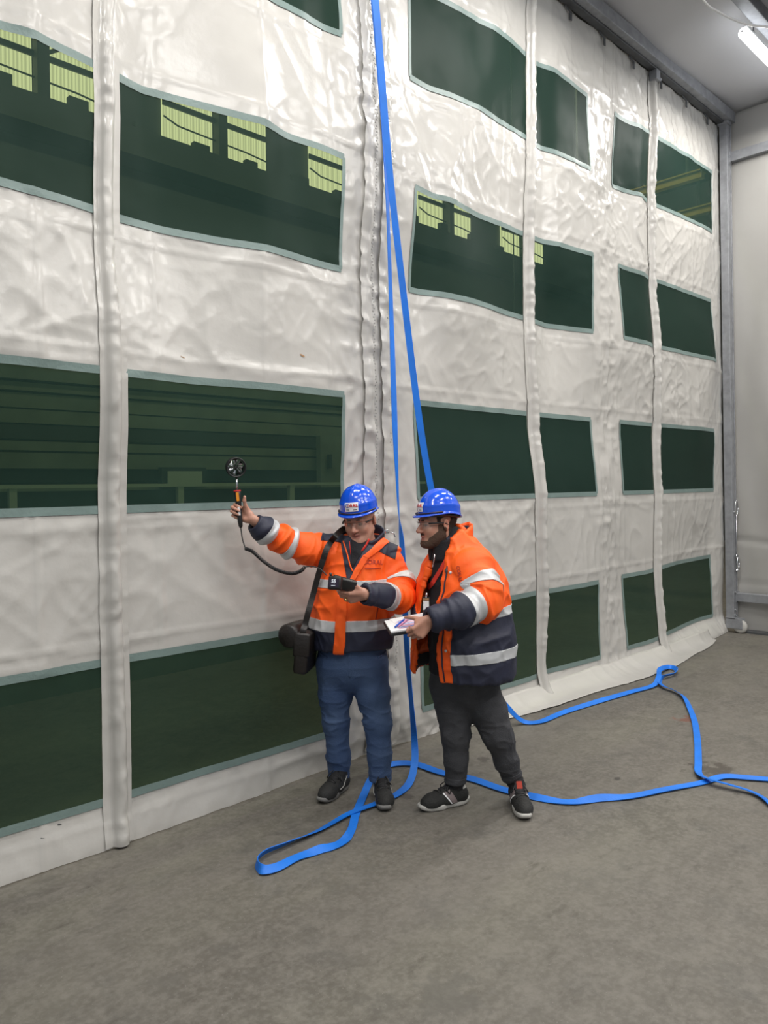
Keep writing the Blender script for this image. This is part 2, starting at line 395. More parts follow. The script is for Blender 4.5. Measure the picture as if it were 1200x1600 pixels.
for z_ in _zs:
    p = np.array(PROF[z_]); y_ = np.interp(_xs, p[:, 0], p[:, 1]); k_ = np.exp(-np.linspace(-2, 2, 9)**2); k_ /= k_.sum()
    _tabp.append(np.convolve(np.pad(y_, 4, mode='edge'), k_, mode='valid'))
_tabp = np.array(_tabp)
SEAMS = [1.32, 1.93, 2.56, 3.06, 4.35, 4.86, 6.22, 6.55, 7.72, 8.2]
def ridged(x, y, z, p=3.0): return (1-np.abs(2*vnoise(x, y, z)-1))**p
def surf(x, z):
    """Y of the cloth at (x, z)"""
    x = np.asarray(x, float); z = np.asarray(z, float); x, z = np.broadcast_arrays(x, z)
    zi = np.clip(np.searchsorted(_zs, z)-1, 0, len(_zs)-2); za = np.array(_zs)
    t = np.clip((z-za[zi])/(za[zi+1]-za[zi]), 0, 1); t = t*t*(3-2*t)
    fx = np.clip((x+1.2)/10.4*520, 0, 519.999); xi = fx.astype(int); f = fx-xi
    a = _tabp[zi, xi]*(1-f)+_tabp[zi, xi+1]*f; b = _tabp[zi+1, xi]*(1-f)+_tabp[zi+1, xi+1]*f
    y = a*(1-t)+b*t
    # slack folds running slantwise, and pulls below the hooks
    wx = x+.35*(vnoise(x*.9, z*.9, 2.1)-.5); wz = z+.35*(vnoise(x*.8, z*.8, 6.4)-.5)
    inwin = np.zeros_like(y)
    for z0, z1 in ROWZ: inwin = np.maximum(inwin, np.clip(1-np.abs(z-(z0+z1)/2)/((z1-z0)/2+.10), 0, 1)*2)
    soft = 1-.7*np.clip(inwin, 0, 1)
    y = y-.008*soft*(ridged(wx*1.7+wz*1.1, wz*1.3-wx*.5, 4.2, 6)-.1)
    y = y-.0045*soft*(ridged(wx*2.6-wz*1.9, wz*1.2+wx*.9, 9.2, 7)-.1)
    y = y-.007*soft*(ridged(wx*4.9, wz*1.9, 12.5, 5)-.15)-(.006*ridged(wx*5.5+wz*3.5, wz*4.5-wx*2.0, 18.5, 9)+.005*ridged(wx*3.1+wz*2.9, wz*2.2-wx*1.9, 35.5, 12)+.005*ridged(wx*7-wz*6, wz*5+wx*4, 23.5, 9))*soft*(.7+.6*np.clip((x-3)/2, 0, 1))*(vnoise(x*.8, z*.8, 31.0)*2)
    y = y-.006*soft*np.clip((x-3.6)/1.5, 0, 1)*(ridged(x*6.5+.25*z, z*.7, 27.5, 3)-.3)
    # crumpled strips at the zip and at the joint in the right half
    cr = np.exp(-((x-3.42)/.26)**2)+.9*np.exp(-((x-6.38)/.20)**2)+.35*np.exp(-((x-8.8)/.2)**2)
    y = y-.017*cr*(ridged(wx*9+wz*2, wz*5.5, 15.1, 2)-.3)-.012*cr*(ridged(wx*16, wz*10, 21.7, 2)-.3)
    # seams that gather the cloth
    for s in SEAMS:
        e = np.exp(-((x-s-.004*np.sin(z*3+s))/.012)**2); y = y-.006*e*soft
        y = y-.006*soft*np.exp(-((x-s)/.06)**2)*(vnoise(x*3, z*9, s)-.5)*2
    # pucker rows above and below the windows
    for z0, z1 in ROWZ:
        for zz in (z0-.10, z1+.10):
            y = y-.004*np.exp(-((z-zz)/.012)**2)-.007*np.exp(-((z-zz)/.11)**2)*(ridged(wx*3.2+zz, wz*8, zz+1.5, 3)-.3)
    return CY+y
def drop(x, z):
    """how far the lower rows hang above or below their nominal height"""
    return np.interp(x, [-1, 1.1, 3, 4.5, 5.2, 5.9, 7.1, 7.8, 8.8], [.015, .015, .008, -.03, -.032, -.035, -.03, -.003, .0])*np.clip((1.6-z)/.7, 0, 1)*np.clip(z/.1, 0, 1)
def top_z(x): return ZTOP-.028*np.abs(np.sin((x-.18)*math.pi/.56))**2*.8
def lines(a, b, step, extra=()):
    n = max(1, int(round((b-a)/step))); L = list(np.linspace(a, b, n+1))
    for e in extra:
        if a < e < b:
            k = int(np.argmin(np.abs(np.array(L)-e)))
            if abs(L[k]-e) < 1e-6: continue
            if 0 < k < len(L)-1: L[k] = e
            else: L.append(e)
    return np.array(sorted(L))
def cloth(name, x0, x1, wins, m, parent, org):
    ex = sorted({w for a in wins for w in a[:2]}); ez = sorted({w for a in wins for w in a[2:4]})
    X = lines(x0, x1, .0155, ex); Z = lines(0.004, ZTOP, .0165, ez)
    xx, zz = np.meshgrid(X, Z, indexing='ij')
    zf = np.where(zz > ZTOP-.6, ZTOP-.6+(zz-(ZTOP-.6))*(top_z(xx)-(ZTOP-.6))/.6, zz)
    P = np.stack([xx, surf(xx, zz), zf+drop(xx, zz)], -1).reshape(-1, 3)-np.array(org)
    i = np.arange(len(X)*len(Z)).reshape(len(X), len(Z))
    F = np.stack([i[:-1, :-1], i[1:, :-1], i[1:, 1:], i[:-1, 1:]], -1)
    cx = (X[:-1]+X[1:])/2; cz = (Z[:-1]+Z[1:])/2; keep = np.ones((len(cx), len(cz)), bool)
    for a, b, c, d in wins: keep &= ~(((cx > a) & (cx < b))[:, None] & ((cz > c) & (cz < d))[None, :])
    F = F[keep]
    used = np.unique(F); mp = np.full(len(P), -1); mp[used] = np.arange(len(used))
    return link(name, from_arrays(name, P[used], mp[F]), m, parent)
def strip(name, x0, x1, z0, z1, off, m, parent, org, step=.03, ripple=None):
    X = lines(x0, x1, min(step, (x1-x0)/3)); Z = lines(z0, z1, min(step, (z1-z0)/3))
    xx, zz = np.meshgrid(X, Z, indexing='ij'); o_ = off if not callable(off) else off(xx, zz)
    P = np.stack([xx, surf(xx, zz)-o_, zz+drop(xx, zz)], -1).reshape(-1, 3)-np.array(org)
    i = np.arange(len(X)*len(Z)).reshape(len(X), len(Z))
    F = np.stack([i[:-1, :-1], i[1:, :-1], i[1:, 1:], i[:-1, 1:]], -1).reshape(-1, 4)
    return link(name, from_arrays(name, P, F), m, parent)
def border(x0, x1, z0, z1, parent, org, w=.030, off=.005, sides='tblr'):
    Vs, Fs = [], []; n0 = 0
    rects = []
    if 't' in sides: rects.append((x0, x1, z1-w*.55, z1+w*.75))
    if 'b' in sides: rects.append((x0, x1, z0-w*.75, z0+w*.55))
    if 'l' in sides: rects.append((x0-w*.3, x0+w*.55, z0, z1))
    if 'r' in sides: rects.append((x1-w*.55, x1+w*.3, z0, z1))
    for a, b, c, d in rects:
        X = lines(a, b, min(.03, (b-a)/2)); Z = lines(c, d, min(.03, (d-c)/2))
        xx, zz = np.meshgrid(X, Z, indexing='ij')
        P = np.stack([xx, surf(xx, zz)-off, zz+drop(xx, zz)], -1).reshape(-1, 3)-np.array(org)
        i = np.arange(len(X)*len(Z)).reshape(len(X), len(Z))+n0
        Fs.append(np.stack([i[:-1, :-1], i[1:, :-1], i[1:, 1:], i[:-1, 1:]], -1).reshape(-1, 4)); Vs.append(P); n0 += len(P)
    o = link('window_border', from_arrays('window_border', np.vstack(Vs), np.vstack(Fs)), 'border', parent)
    return o
def pane(x0, x1, z0, z1, parent, org, sides):
    o = strip('window_pane', x0-.004, x1+.004, z0-.004, z1+.004, .002, 'pane', parent, org, .03)
    border(x0, x1, z0, z1, o, org, sides=sides)
def smooth_surf(xx, zz):
    return np.minimum(surf(xx, zz), np.mean([surf(xx+d, zz+e) for d in (-.03, 0, .03) for e in (-.06, 0, .06)], 0))
def sleeve(x0, x1, parent, org, ztop=ZTOP-.01, seed=0.0, bulge=.042):
    xc, hw = (x0+x1)/2, (x1-x0)/2; rib = hw*.60
    def off(xx, zz):
        xs = xx+.006*(vnoise(zz*3.1, seed, 1.1)-.5)*2
        t = np.clip(np.abs(xs-xc-.006*np.sin(zz*1.3+seed))/rib, 0, 1)
        b = bulge*np.sqrt(np.clip(1-t*t, 0, 1))
        cr = (ridged(xx*9+seed, zz*13, seed+2.2, 2)-.3)*.010+(vnoise(xx*26, zz*21, seed)-.5)*.008
        return .007+b+cr*np.where(t < 1, 1, .25)
    X = np.linspace(x0-.012, x1+.012, 22); Z = lines(0.012, ztop, .017)
    xx, zz = np.meshgrid(X, Z, indexing='ij'); wob = .007*(vnoise(zz*2.6, xx*0+seed, 3.0)-.5)*2
    P = np.stack([xx+wob, smooth_surf(xx, zz)-off(xx, zz), zz], -1).reshape(-1, 3)-np.array(org)
    i = np.arange(len(X)*len(Z)).reshape(len(X), len(Z))
    F = np.stack([i[:-1, :-1], i[1:, :-1], i[1:, 1:], i[:-1, 1:]], -1).reshape(-1, 4)
    return link('pole_sleeve', from_arrays('pole_sleeve', P, F), 'tarp', parent)

orgL = (1.2, CY, 0.0); orgR = (6.2, CY, 0.0)
curL = thing('hall_curtain', 'white tarpaulin curtain half left of the zip, with wide green windows', 'curtain', orgL, group='two halves of the white curtain')
curR = thing('hall_curtain', 'white tarpaulin curtain half right of the zip, reaching to the corner post', 'curtain', orgR, group='two halves of the white curtain')
ZIP = 3.445
winL = [(-.55, 1.612, *r) for r in ROWZ]+[(1.735, 3.165, *r) for r in ROWZ]
winR = []
for r in ROWZ: winR += [(3.835, 5.185, *r), (5.345, 6.135, *r), (6.615, 7.225, *r), (7.37, 8.69, *r)]
cloth('fabric', XL, ZIP, winL, 'tarp', curL, orgL)
cloth('fabric', ZIP, XR, winR, 'tarp', curR, orgR)
for w in winL: pane(*w, curL, orgL, 'tbl' if w[0] < 0 else 'tbr')
for w in winR:
    pane(*w, curR, orgR, {3.835: 'tbl', 5.345: 'tbr', 6.615: 'tbl', 7.37: 'tbr'}[w[0]])
sleeve(1.612, 1.735, curL, orgL, seed=1.3)
sleeve(5.20, 5.335, curR, orgR, seed=4.7, bulge=.05)
sleeve(7.24, 7.355, curR, orgR, seed=8.1, bulge=.05, ztop=ZTOP-.08)
# zip: two toothed tapes with overlapping cover strips
def zip_tape(xa, xb, parent, org, side):
    strip('zip_cover', xa, xb, .03, 5.75, lambda x, z: .014+.010*np.sin((x-xa)/(xb-xa)*math.pi)+.012*(ridged(x*12, z*7, 3.3, 2)-.3)+.006*ridged(x*25, z*17, 9.3, 3), 'tarp', parent, org, .018)
zip_tape(3.33, 3.425, curL, orgL, -1)
zip_tape(3.50, 3.60, curR, orgR, 1)
def teeth(x, parent, org, m='tarp_matt'):
    Zt = np.arange(.05, 5.72, .020); Vv, Ff = [], []
    cube = np.array([[a, b, c] for a in (-1, 1) for b in (-1, 1) for c in (-1, 1)], float)
    q = np.array([[0, 1, 3, 2], [4, 6, 7, 5], [0, 4, 5, 1], [2, 3, 7, 6], [0, 2, 6, 4], [1, 5, 7, 3]])
    for k, zt in enumerate(Zt):
        c = np.array([x+(.004 if k % 2 else -.004), float(surf(x, zt))-.020, zt]); Vv.append(c+cube*np.array([.004, .003, .004])-np.array(org)); Ff.append(q+8*k)
    o = link('zip_teeth', from_arrays('zip_teeth', np.vstack(Vv), np.vstack(Ff)), m, parent, smooth=False); o['kind'] = 'stuff'
teeth(3.435, curL, orgL); teeth(3.575, curR, orgR)
# metal zip pull seen beside the first man's collar
p = on_plane_y(603, 831, CY-.06); mb = MB(orgR)
mb.box((p[0]-.02, p[1]-.015, p[2]-.012), (p[0]+.02, p[1]+.015, p[2]+.016), .005)
mb.tube([(p[0]+.02, p[1]-.02, p[2]), (p[0]+.045, p[1]-.03, p[2]-.015), (p[0]+.05, p[1]-.03, p[2]-.035)], .005, 6)
mb.build('zip_pull', 'chrome', curR, True)
# flap of tarpaulin lying on the floor along the right half
def flap(a, t):
    x = a; wd = np.interp(a, [4.15, 4.6, 5.1, 6.0, 7.0, 7.9, 8.4], [.02, .13, .20, .24, .25, .14, .02])
    y0 = surf(a, np.full_like(a, .06))+.02; y1 = surf(a, np.full_like(a, .004))-wd-.02*np.sin(a*3.1)
    s = t; y = y0*(1-s)+y1*s; z = .10*(1-s)**3+.006+.016*(vnoise(a*4, s*2, 7.7))*(1-s*.7)
    return np.stack([x-orgR[0], y-orgR[1], z], -1)
sheet('floor_flap', flap, np.linspace(4.2, 8.38, 180), np.linspace(0, 1, 16), 'tarp', curR, thick=.004)
# brown scuffs stuck to the cloth
for (u, v, s) in ((289, 557, .016), (470, 556, .028), (68, 1311, .010), (96, 1290, .016)):
    p = on_plane_y(u, v, CY)
    n = 9; ang = np.linspace(0, 2*math.pi, n, endpoint=False); rr = s*(.5+.5*rng.random(n))
    X = p[0]+np.cos(ang)*rr; Zz = p[2]+np.sin(ang)*rr*.28-np.cos(ang)*rr*.3
    mb = MB(orgL); mb.poly([(a, float(surf(a, b))-.003, b) for a, b in zip(X, Zz)]); mb.build('scuff_mark', M['wood'] if v < 600 else M['galv_dark'], curL)
# ================================================================== steel frame of the hall
mb = MB((4.0, 3.44, 5.81)); mb.box((-1.2, 3.40, 5.815), (9.05, 3.475, 5.935), .006)
mb2 = MB((4.0, 3.44, 5.81)); mb2.box((-1.2, 3.475, 5.80), (9.05, 3.545, 5.83), .004)
beam = thing('roof_beam', 'long grey steel beam along the top of the white curtain', 'beam', (4.0, 3.44, 5.81))
mb.build('box_section', 'galv', beam); mb2.build('curtain_track', 'galv_dark', beam)
k = 0
for x in np.arange(4.66, 8.9, .56):
    mb = MB((4.0, 3.44, 5.81)); y = float(surf(x, 5.74))-.012
    mb.tube([(x-.05, y-.004, 5.80), (x-.02, y-.012, 5.775), (x+.03, y-.012, 5.765)], .008, 6)
    mb.box((x+.015, y-.016, 5.70), (x+.045, y-.004, 5.775), .003); mb.build('curtain_hook', 'galv_dark', beam)
# pole end clamp on the third sleeve
mb = MB((4.0, 3.44, 5.81)); y = float(surf(7.3, 5.7))-.07
mb.box((7.255, y-.02, 5.70), (7.335, y+.06, 5.80), .006); mb.tube([(7.345, y, 5.73), (7.37, y, 5.73)], .018, 8); mb.build('pole_clamp', 'galv', beam)

PX, PY = 8.965, 3.49
o0 = (PX, PY, 0)
post = thing('corner_post', 'grey steel corner post on a castor wheel beside the curtain edge', 'post', o0)
mb = MB(); mb.box((-.045, -.045, .14), (.035, .045, 5.93), .005); mb.build('box_section', 'galv', post)
mb = MB(); mb.box((.040, -.05, .12), (.062, .02, 5.90), .003); mb.build('edge_channel', 'galv', post)
mb = MB(); mb.box((-.06, -.06, 5.78), (.05, .06, 5.95), .006); mb.build('joint_plate', 'galv', post)
mb = MB(); mb.box((-.05, -.135, .05), (-.038, .05, .17), .004); mb.box((.028, -.135, .05), (.04, .05, .17), .004); mb.box((-.05, -.06, .155), (.04, .05, .175), .003)
mb.build('castor_fork', 'galv', post)
wm = frame_to((-.005, -.10, .075), (1, 0, 0), (0, 1, 0))
mb = MB(); mb.lathe([(0, -.032), (.03, -.036), (.055, -.03), (.072, -.024), (.075, 0), (.072, .024), (.055, .03), (.03, .036), (0, .032)], wm, 28)
cw = mb.build('castor_wheel', 'sole_light', post, True)
for z in (.20, .26, .46, 1.37, 5.32, 5.41):
    mb = MB(); mb.lathe([(0, -.062), (.014, -.062), (.014, -.045), (0, -.045)], frame_to((-.005, 0, z), (0, 1, 0)), 8); mb.build('bolt', 'chrome', post)
mb = MB(); mb.lathe([(0, -.06), (.014, -.06), (.014, -.03), (0, -.03)], frame_to((-.005, -.10, .075), (1, 0, 0)), 8); mb.build('axle_bolt', 'chrome', cw)
mb = MB(); mb.box((-.30, .02, .0), (-.02, .16, .05), .004); tag(mb.build('timber_block', 'wood'), 'small bare wood block on the floor under the corner post', 'block').location = (PX+.02, PY+.06, 0)
# link chain shackle and wire loop hanging from the post
sh = thing('shackle', 'bright steel shackle hanging on the corner post at hip height', 'shackle', (PX, PY-.06, .72))
for nm, z0, z1, ox in (('ring', .13, .16, 0), ('bow', .02, .12, .015), ('pin', -.03, .02, 0)):
    mb = MB()
    c = (z0+z1)/2
    if nm == 'ring': pts = [(.024*math.cos(a)+.008, -.01, c+.024*math.sin(a)) for a in np.linspace(0, 2*math.pi, 15)]; r = .0075
    elif nm == 'bow': pts = [(.026*math.cos(a)+.02, -.014, c+.062*math.sin(a)) for a in np.linspace(0, 2*math.pi, 17)]; r = .010
    else: pts = [(-.03, -.012, c-.01), (.045, -.012, c+.008)]; r = .013
    mb.tube(pts, r, 8); mb.build(nm, 'chrome', sh, True)
mb = MB(); pts = [(.035*math.cos(a), -.012, .085*math.sin(a)) for a in np.linspace(0, 2*math.pi, 21)]; mb.tube(pts, .0055, 6)
wl = mb.build('wire_loop', 'chrome', None, True); wl.location = (PX+.02, PY-.055, 1.42); tag(wl, 'thin oval wire loop on the corner post above the shackle', 'loop')
mb = MB(); mb.tube([(0, 0, 0), (.002, 0, -.28), (0, 0, -.56)], .003, 6); hw = mb.build('hanging_wire', 'chrome', None, True); hw.location = (PX+.03, PY-.055, 1.34); tag(hw, 'thin wire hanging between the loop and the shackle', 'wire')
# rails of the end wall
def rail(z, label, dz=.10):
    t = thing('wall_rail', label, 'rail', (9.02, 3.46, z), group='rails of the end wall')
    mb = MB(); mb.box((-.03, -7.0, -dz/2), (.05, .06, dz/2), .006); mb.build('box_section', 'galv', t)
    mb = MB(); mb.box((-.04, -.02, -dz/2-.012), (.06, .10, dz/2+.012), .004); mb.build('end_bracket', 'galv', t)
    return t
rail(5.42, 'upper grey steel rail across the white end wall', .11)
rail(.40, 'lower grey steel rail across the white end wall', .10)
mb = MB((9.08, -1, 0)); mb.box((8.99, -5.0, .0), (9.12, 3.35, .022)); o = mb.build('gap_shade_1', 'galv_dark'); structure(o, 'dark strip for the shaded gap under the end wall'); o.location = (9.08, -1, 0)  # dark strip stands in for the shade in the gap at the floor

# ================================================================== ceiling tubes and services
def led(x, y, label, lit=True):
    t = thing('tube_light', label, 'light', (x, y, 5.70), group='tube lights under the roof')
    mb = MB(); mb.box((.03, -.03, .05), (1.52, .03, .085), .008); mb.build('housing', 'white_plastic', t)
    mb = MB(); mb.tube([(-.012, 0, .018), (-.006, 0, .018), (.012, 0, .018), (1.54, 0, .018), (1.556, 0, .018), (1.562, 0, .018)], [.020, .036, .046, .046, .036, .020], 14); mb.build('diffuser', 'tube_glow', t, True)
    for xx in (-.030, 1.555):
        mb = MB(); mb.tube([(xx+.005, 0, .018), (xx+.020, 0, .018)], .010, 10); mb.build('end_cap', 'white_plastic', t)
    for xx in (.25, 1.3):
        mb = MB(); mb.tube([(xx, 0, .075), (xx, 0, .25)], .006, 6); mb.build('hanger', 'galv', t)
    ld = bpy.data.lights.new('tube_lamp', 'AREA'); ld.shape = 'RECTANGLE'; ld.size = 1.5; ld.size_y = .07
    ld.energy = LAMP_W; ld.color = (1.0, .965, .92)
    lo = bpy.data.objects.new('tube_lamp', ld); C.objects.link(lo); lo.parent = t; lo.location = (.775, 0, -.034)
    return t
led(*on_ground(1161, 50, 5.72)[:2], 'lit white tube light under the roof nearest the corner post')
names = ['over the first man', 'in the middle of the hall', 'near the hall entrance']
for j, y in enumerate((2.42, -.2, -2.8)):
    for i, x in enumerate((-1.4, 1.4, 4.2, 7.0)):
        if j == 0 and i == 3: continue
        led(x, y, 'lit tube light in row %s of the roof, place %s from the curtain side' % (('one', 'two', 'three')[j], ('one', 'two', 'three', 'four')[i]))
# rib of the roof and cable by the light
rb = thing('roof_rib', 'dark grey roof rib crossing the ceiling behind the tube light', 'beam', (7.0, 2.5, 5.86))
mb = MB(); mb.box((-3.0, -.06, -.05), (2.1, .05, .07), .006); mb.build('box_section', 'galv', rb)
mb = MB(); mb.tube([(x, -.26, -.03) for x in np.linspace(-3, 2.1, 8)], .085, 16); mb.build('air_duct', 'galv', rb, True)
pp = []
for u, v in ((1040, -60), (1070, -30), (1100, 1), (1125, 20), (1160, 36), (1190, 41), (1225, 38), (1260, 25)):
    a, b = ray(u, v); d = (CAM_H-5.55)/b; q = d*FW+a*d*RT; pp.append((q[0], q[1], 5.55+(.33 if u < 1050 or u > 1250 else .15 if u < 1080 else 0)))
mb = MB(pp[3]); mb.tube(spline(pp, 8), .009, 8); cb = mb.build('power_cable', 'cable_white', None, True); cb.location = pp[3]
tag(cb, 'thin white cable looping below the roof beside the tube light', 'cable')
# ================================================================== what shows through the green windows
def corrugated(x0, x1, z0, z1, parent, org):
    n = int((x1-x0)/.02); X = np.linspace(x0, x1, n); Y = 12.93+.018*np.sin(X*2*math.pi/.11)
    P = np.concatenate([np.stack([X, Y, np.full(n, z0)], -1), np.stack([X, Y, np.full(n, z1)], -1)])-np.array(org)
    i = np.arange(n-1); F = np.stack([i, i+1, i+1+n, i+n], -1)
    return link('corrugated_pane', from_arrays('corrugated_pane', P, F), 'daylit_panel', parent)
bays = [((3.63, 4.77), (4.97, 5.96)), ((7.08, 8.17), (8.36, 9.42)), ((10.53, 11.60), (11.80, 12.87)), ((14.0, 14.98), (15.14, 16.1)), ((17.4, 18.3), (18.5, 19.5))]
words = ['leftmost bay', 'second bay from the left', 'third bay from the left', 'fourth bay from the left', 'rightmost bay']
for (a, b), wd in zip(bays, words):
    x0, x1 = a[0], b[1]; org = ((x0+x1)/2, 12.9, 8.1)
    t = thing('hall_window', 'daylit corrugated high window of the far hall, %s' % wd, 'window', org, group='high windows of the far hall')
    for p in (a, b):
        corrugated(p[0], p[1], 8.14, 10.55, t, org)
    mb = MB(org); mb.box((a[1], 12.70, 8.0), (b[0], 12.9, 10.6)); mb.build('mullion', 'dark_steel', t)
    mb = MB(org); mb.box((x0, 12.86, 8.82), (x1, 12.9, 8.92)); mb.build('crossbar', 'dark_steel', t)
    mb = MB(org); mb.tube([(x0, 12.85, 8.60), (x0+.3, 12.85, 8.50), (a[1], 12.85, 8.47), (b[0]+.5, 12.85, 8.45), (x1, 12.85, 8.40)], .018, 6); mb.build('cable', 'dark_steel', t)
    if wd == 'leftmost bay':
        for q in (((5.0, 12.83, 8.95), (5.45, 12.83, 9.25)), ((5.95, 12.83, 8.9), (5.5, 12.83, 9.35))):
            mb = MB(org); mb.tube(q, .035, 6); mb.build('brace', 'dark_steel', t)
rw = thing('crane_runway', 'dark crane runway ledge under the high windows of the far hall', 'beam', (11, 12.6, 7.6))
mb = MB((11, 12.6, 7.6)); mb.box((0, 12.4, 7.5), (22, 12.99, 7.99)); mb.build('ledge', 'dark_steel', rw)
for x in np.arange(2.9, 20, 1.15):
    mb = MB((11, 12.6, 7.6)); h = .06+.10*random.random(); mb.box((x, 12.5, 7.98), (x+.25+.2*random.random(), 12.62, 8.08+h)); mb.build('clamp', 'dark_steel', rw)
# boarded store with a pale rail in front
org = (3.5, 7.4, 0)
st = thing('boarded_store', 'long pale boarded store front behind the left windows', 'store', org)
zb = 1.30; i = 0
while zb < 3.1:
    hb = .085+.075*random.random(); mb = MB(org); y = 7.3+.05*random.random()
    mb.box((.3, y, zb+.012), (7.1, y+.12, zb+hb)); mb.build('board', 'plank' if random.random() < .72 else 'dark_wall', st); zb += hb+.012*random.random()
mb = MB(org); mb.box((.2, 7.45, 0), (7.2, 7.6, 3.1)); mb.build('back_panel', 'dark_wall', st)
mb = MB(org); mb.box((3.9, 7.22, 1.74), (4.42, 7.29, 1.95)); wn = mb.build('hatch', 'dark_steel', st)
mb = MB(org); mb.box((3.96, 7.20, 1.78), (4.36, 7.22, 1.91)); mb.build('hatch_panel', 'pale_paint', wn)
mb = MB(org); mb.box((6.0, 7.2, .2), (6.6, 7.28, 2.35)); dr = mb.build('door', 'plank', st)
mb = MB(org); mb.tube([(6.12, 7.17, 1.95), (6.12, 7.17, 2.12)], .03, 8); mb.build('door_handle', 'dark_steel', dr)
rl = thing('guard_rail', 'pale guard rail in front of the boarded store', 'rail', (3.8, 6.6, 0))
mb = MB((3.8, 6.6, 0)); mb.box((.5, 6.57, 1.745), (7.2, 6.63, 1.775)); mb.build('top_bar', 'pale_paint', rl)
for x in (2.2, 3.72, 5.05, 6.6):
    mb = MB((3.8, 6.6, 0)); mb.box((x, 6.575, 0), (x+.06, 6.625, 1.75)); mb.build('post', 'pale_paint', rl)
mb = MB((3.8, 6.6, 0)); mb.box((.5, 6.64, .5), (7.2, 6.66, 1.72)); mb.build('sheet_panel', 'dark_steel', rl)
mb = MB((3.8, 6.6, 0)); mb.box((.4, 6.54, 0), (7.3, 6.69, .34)); mb.build('kerb', 'plank', rl)
# travelling crane girders beyond the right windows
for k, (z, yy) in enumerate(((6.55, 0), (6.12, .4))):
    g = thing('crane_girder', ('upper' if k == 0 else 'lower')+' yellow crane girder beyond the top right windows', 'girder', (12.1+yy, 6.2, z), group='crane girders')
    mb = MB(); mb.box((-.06, -1.15, -.05), (.06, 1.3, .05), .006); mb.build('web', 'yellow', g)
    mb = MB(); mb.box((-.11, -1.15, .05), (.11, 1.3, .07)); mb.build('flange', 'yellow', g)
    for yy2 in (-.9, 1.1): mb = MB(); mb.tube([(0, yy2, .07), (0, yy2, 10.6-z)], .03, 6); mb.build('hanger', 'dark_steel', g)
hl = thing('far_lamp', 'dim round lamp beyond the right windows', 'lamp', (11.0, 7.9, 4.5))
mb = MB(); mb.lathe([(0, .14), (.05, .14), (.07, .05), (.21, -.06), (.20, -.08), (0, -.03)], Matrix(), 20); mb.build('shade', 'pale_paint', hl, True)
mb = MB(); mb.tube([(0, 0, .14), (0, 0, 6.1)], .012, 6); mb.build('rod', 'dark_steel', hl)
# fill lamps added out of sight to brighten the far hall
for k, x in enumerate((2.5, 7.5, 13.0)):
    t = thing('fill_lamp', 'added unseen fill lamp in the far hall, %s from the left' % ('first', 'second', 'third')[k], 'lamp', (x, 5.2, 9.6), group='added fill lamps of the far hall')
    mb = MB(); mb.lathe([(.04, .12), (.05, .10), (.24, 0), (.23, -.01), (.03, .06)], Matrix(), 18); mb.build('shade', 'dark_steel', t, True)
    mb = MB(); mb.tube([(0, 0, .1), (0, 0, 1.0)], .012, 6); mb.build('rod', 'dark_steel', t)
    ld = bpy.data.lights.new('fill_bulb', 'POINT'); ld.energy = 650; ld.shadow_soft_size = .12; ld.color = (1, .9, .72)
    lo = bpy.data.objects.new('fill_bulb', ld); C.objects.link(lo); lo.parent = t; lo.location = (0, 0, -.06)
# ================================================================== blue lifting straps
def ribbon(name, pts, label, width=.042, thick=.004, n=10):
    """pts: (position, width direction)"""
    P = spline([np.concatenate([p, w]) for p, w in pts], n); pos, wd = P[:, :3], P[:, 3:]
    tg = np.gradient(pos, axis=0); tg /= np.linalg.norm(tg, axis=1)[:, None]+1e-9
    wd = wd-(wd*tg).sum(1)[:, None]*tg; wd /= np.linalg.norm(wd, axis=1)[:, None]+1e-9
    nm = np.cross(tg, wd); org = pos[np.argmin(pos[:, 2])].copy(); org[2] = 0
    R = []
    for a, b in ((-.5, -.5), (0, -.5), (.5, -.5), (.5, .5), (0, .5), (-.5, .5)): R.append(pos+wd*width*a+nm*thick*b)
    R = np.stack(R, 1); low = R[:, :, 2].min(1); R[:, :, 2] += np.clip(.003-low, 0, None)[:, None]
    n_, m_ = R.shape[:2]; V_ = R.reshape(-1, 3)-org; i = np.arange(n_*m_).reshape(n_, m_)
    F = np.stack([i[:-1], i[1:], np.roll(i, -1, 1)[1:], np.roll(i, -1, 1)[:-1]], -1).reshape(-1, 4)
    o = link(name, from_arrays(name, V_, F), 'strap', smooth=False); o.location = org
    return tag(o, label, 'strap', 'blue webbing straps')
def W(x, y, z): return np.array([x, y, z], float)
def G(u, v, z=.012): return on_ground(u, v, z)
def K(u, v, Y): return on_plane_y(u, v, Y)
cr = np.array([RT[0], RT[1], 0]); cf = np.array([FW[0], FW[1], 0]); up = np.array([0, 0, 1.])
def mixd(a, b, c): return a*cr+b*cf+.6*c*up
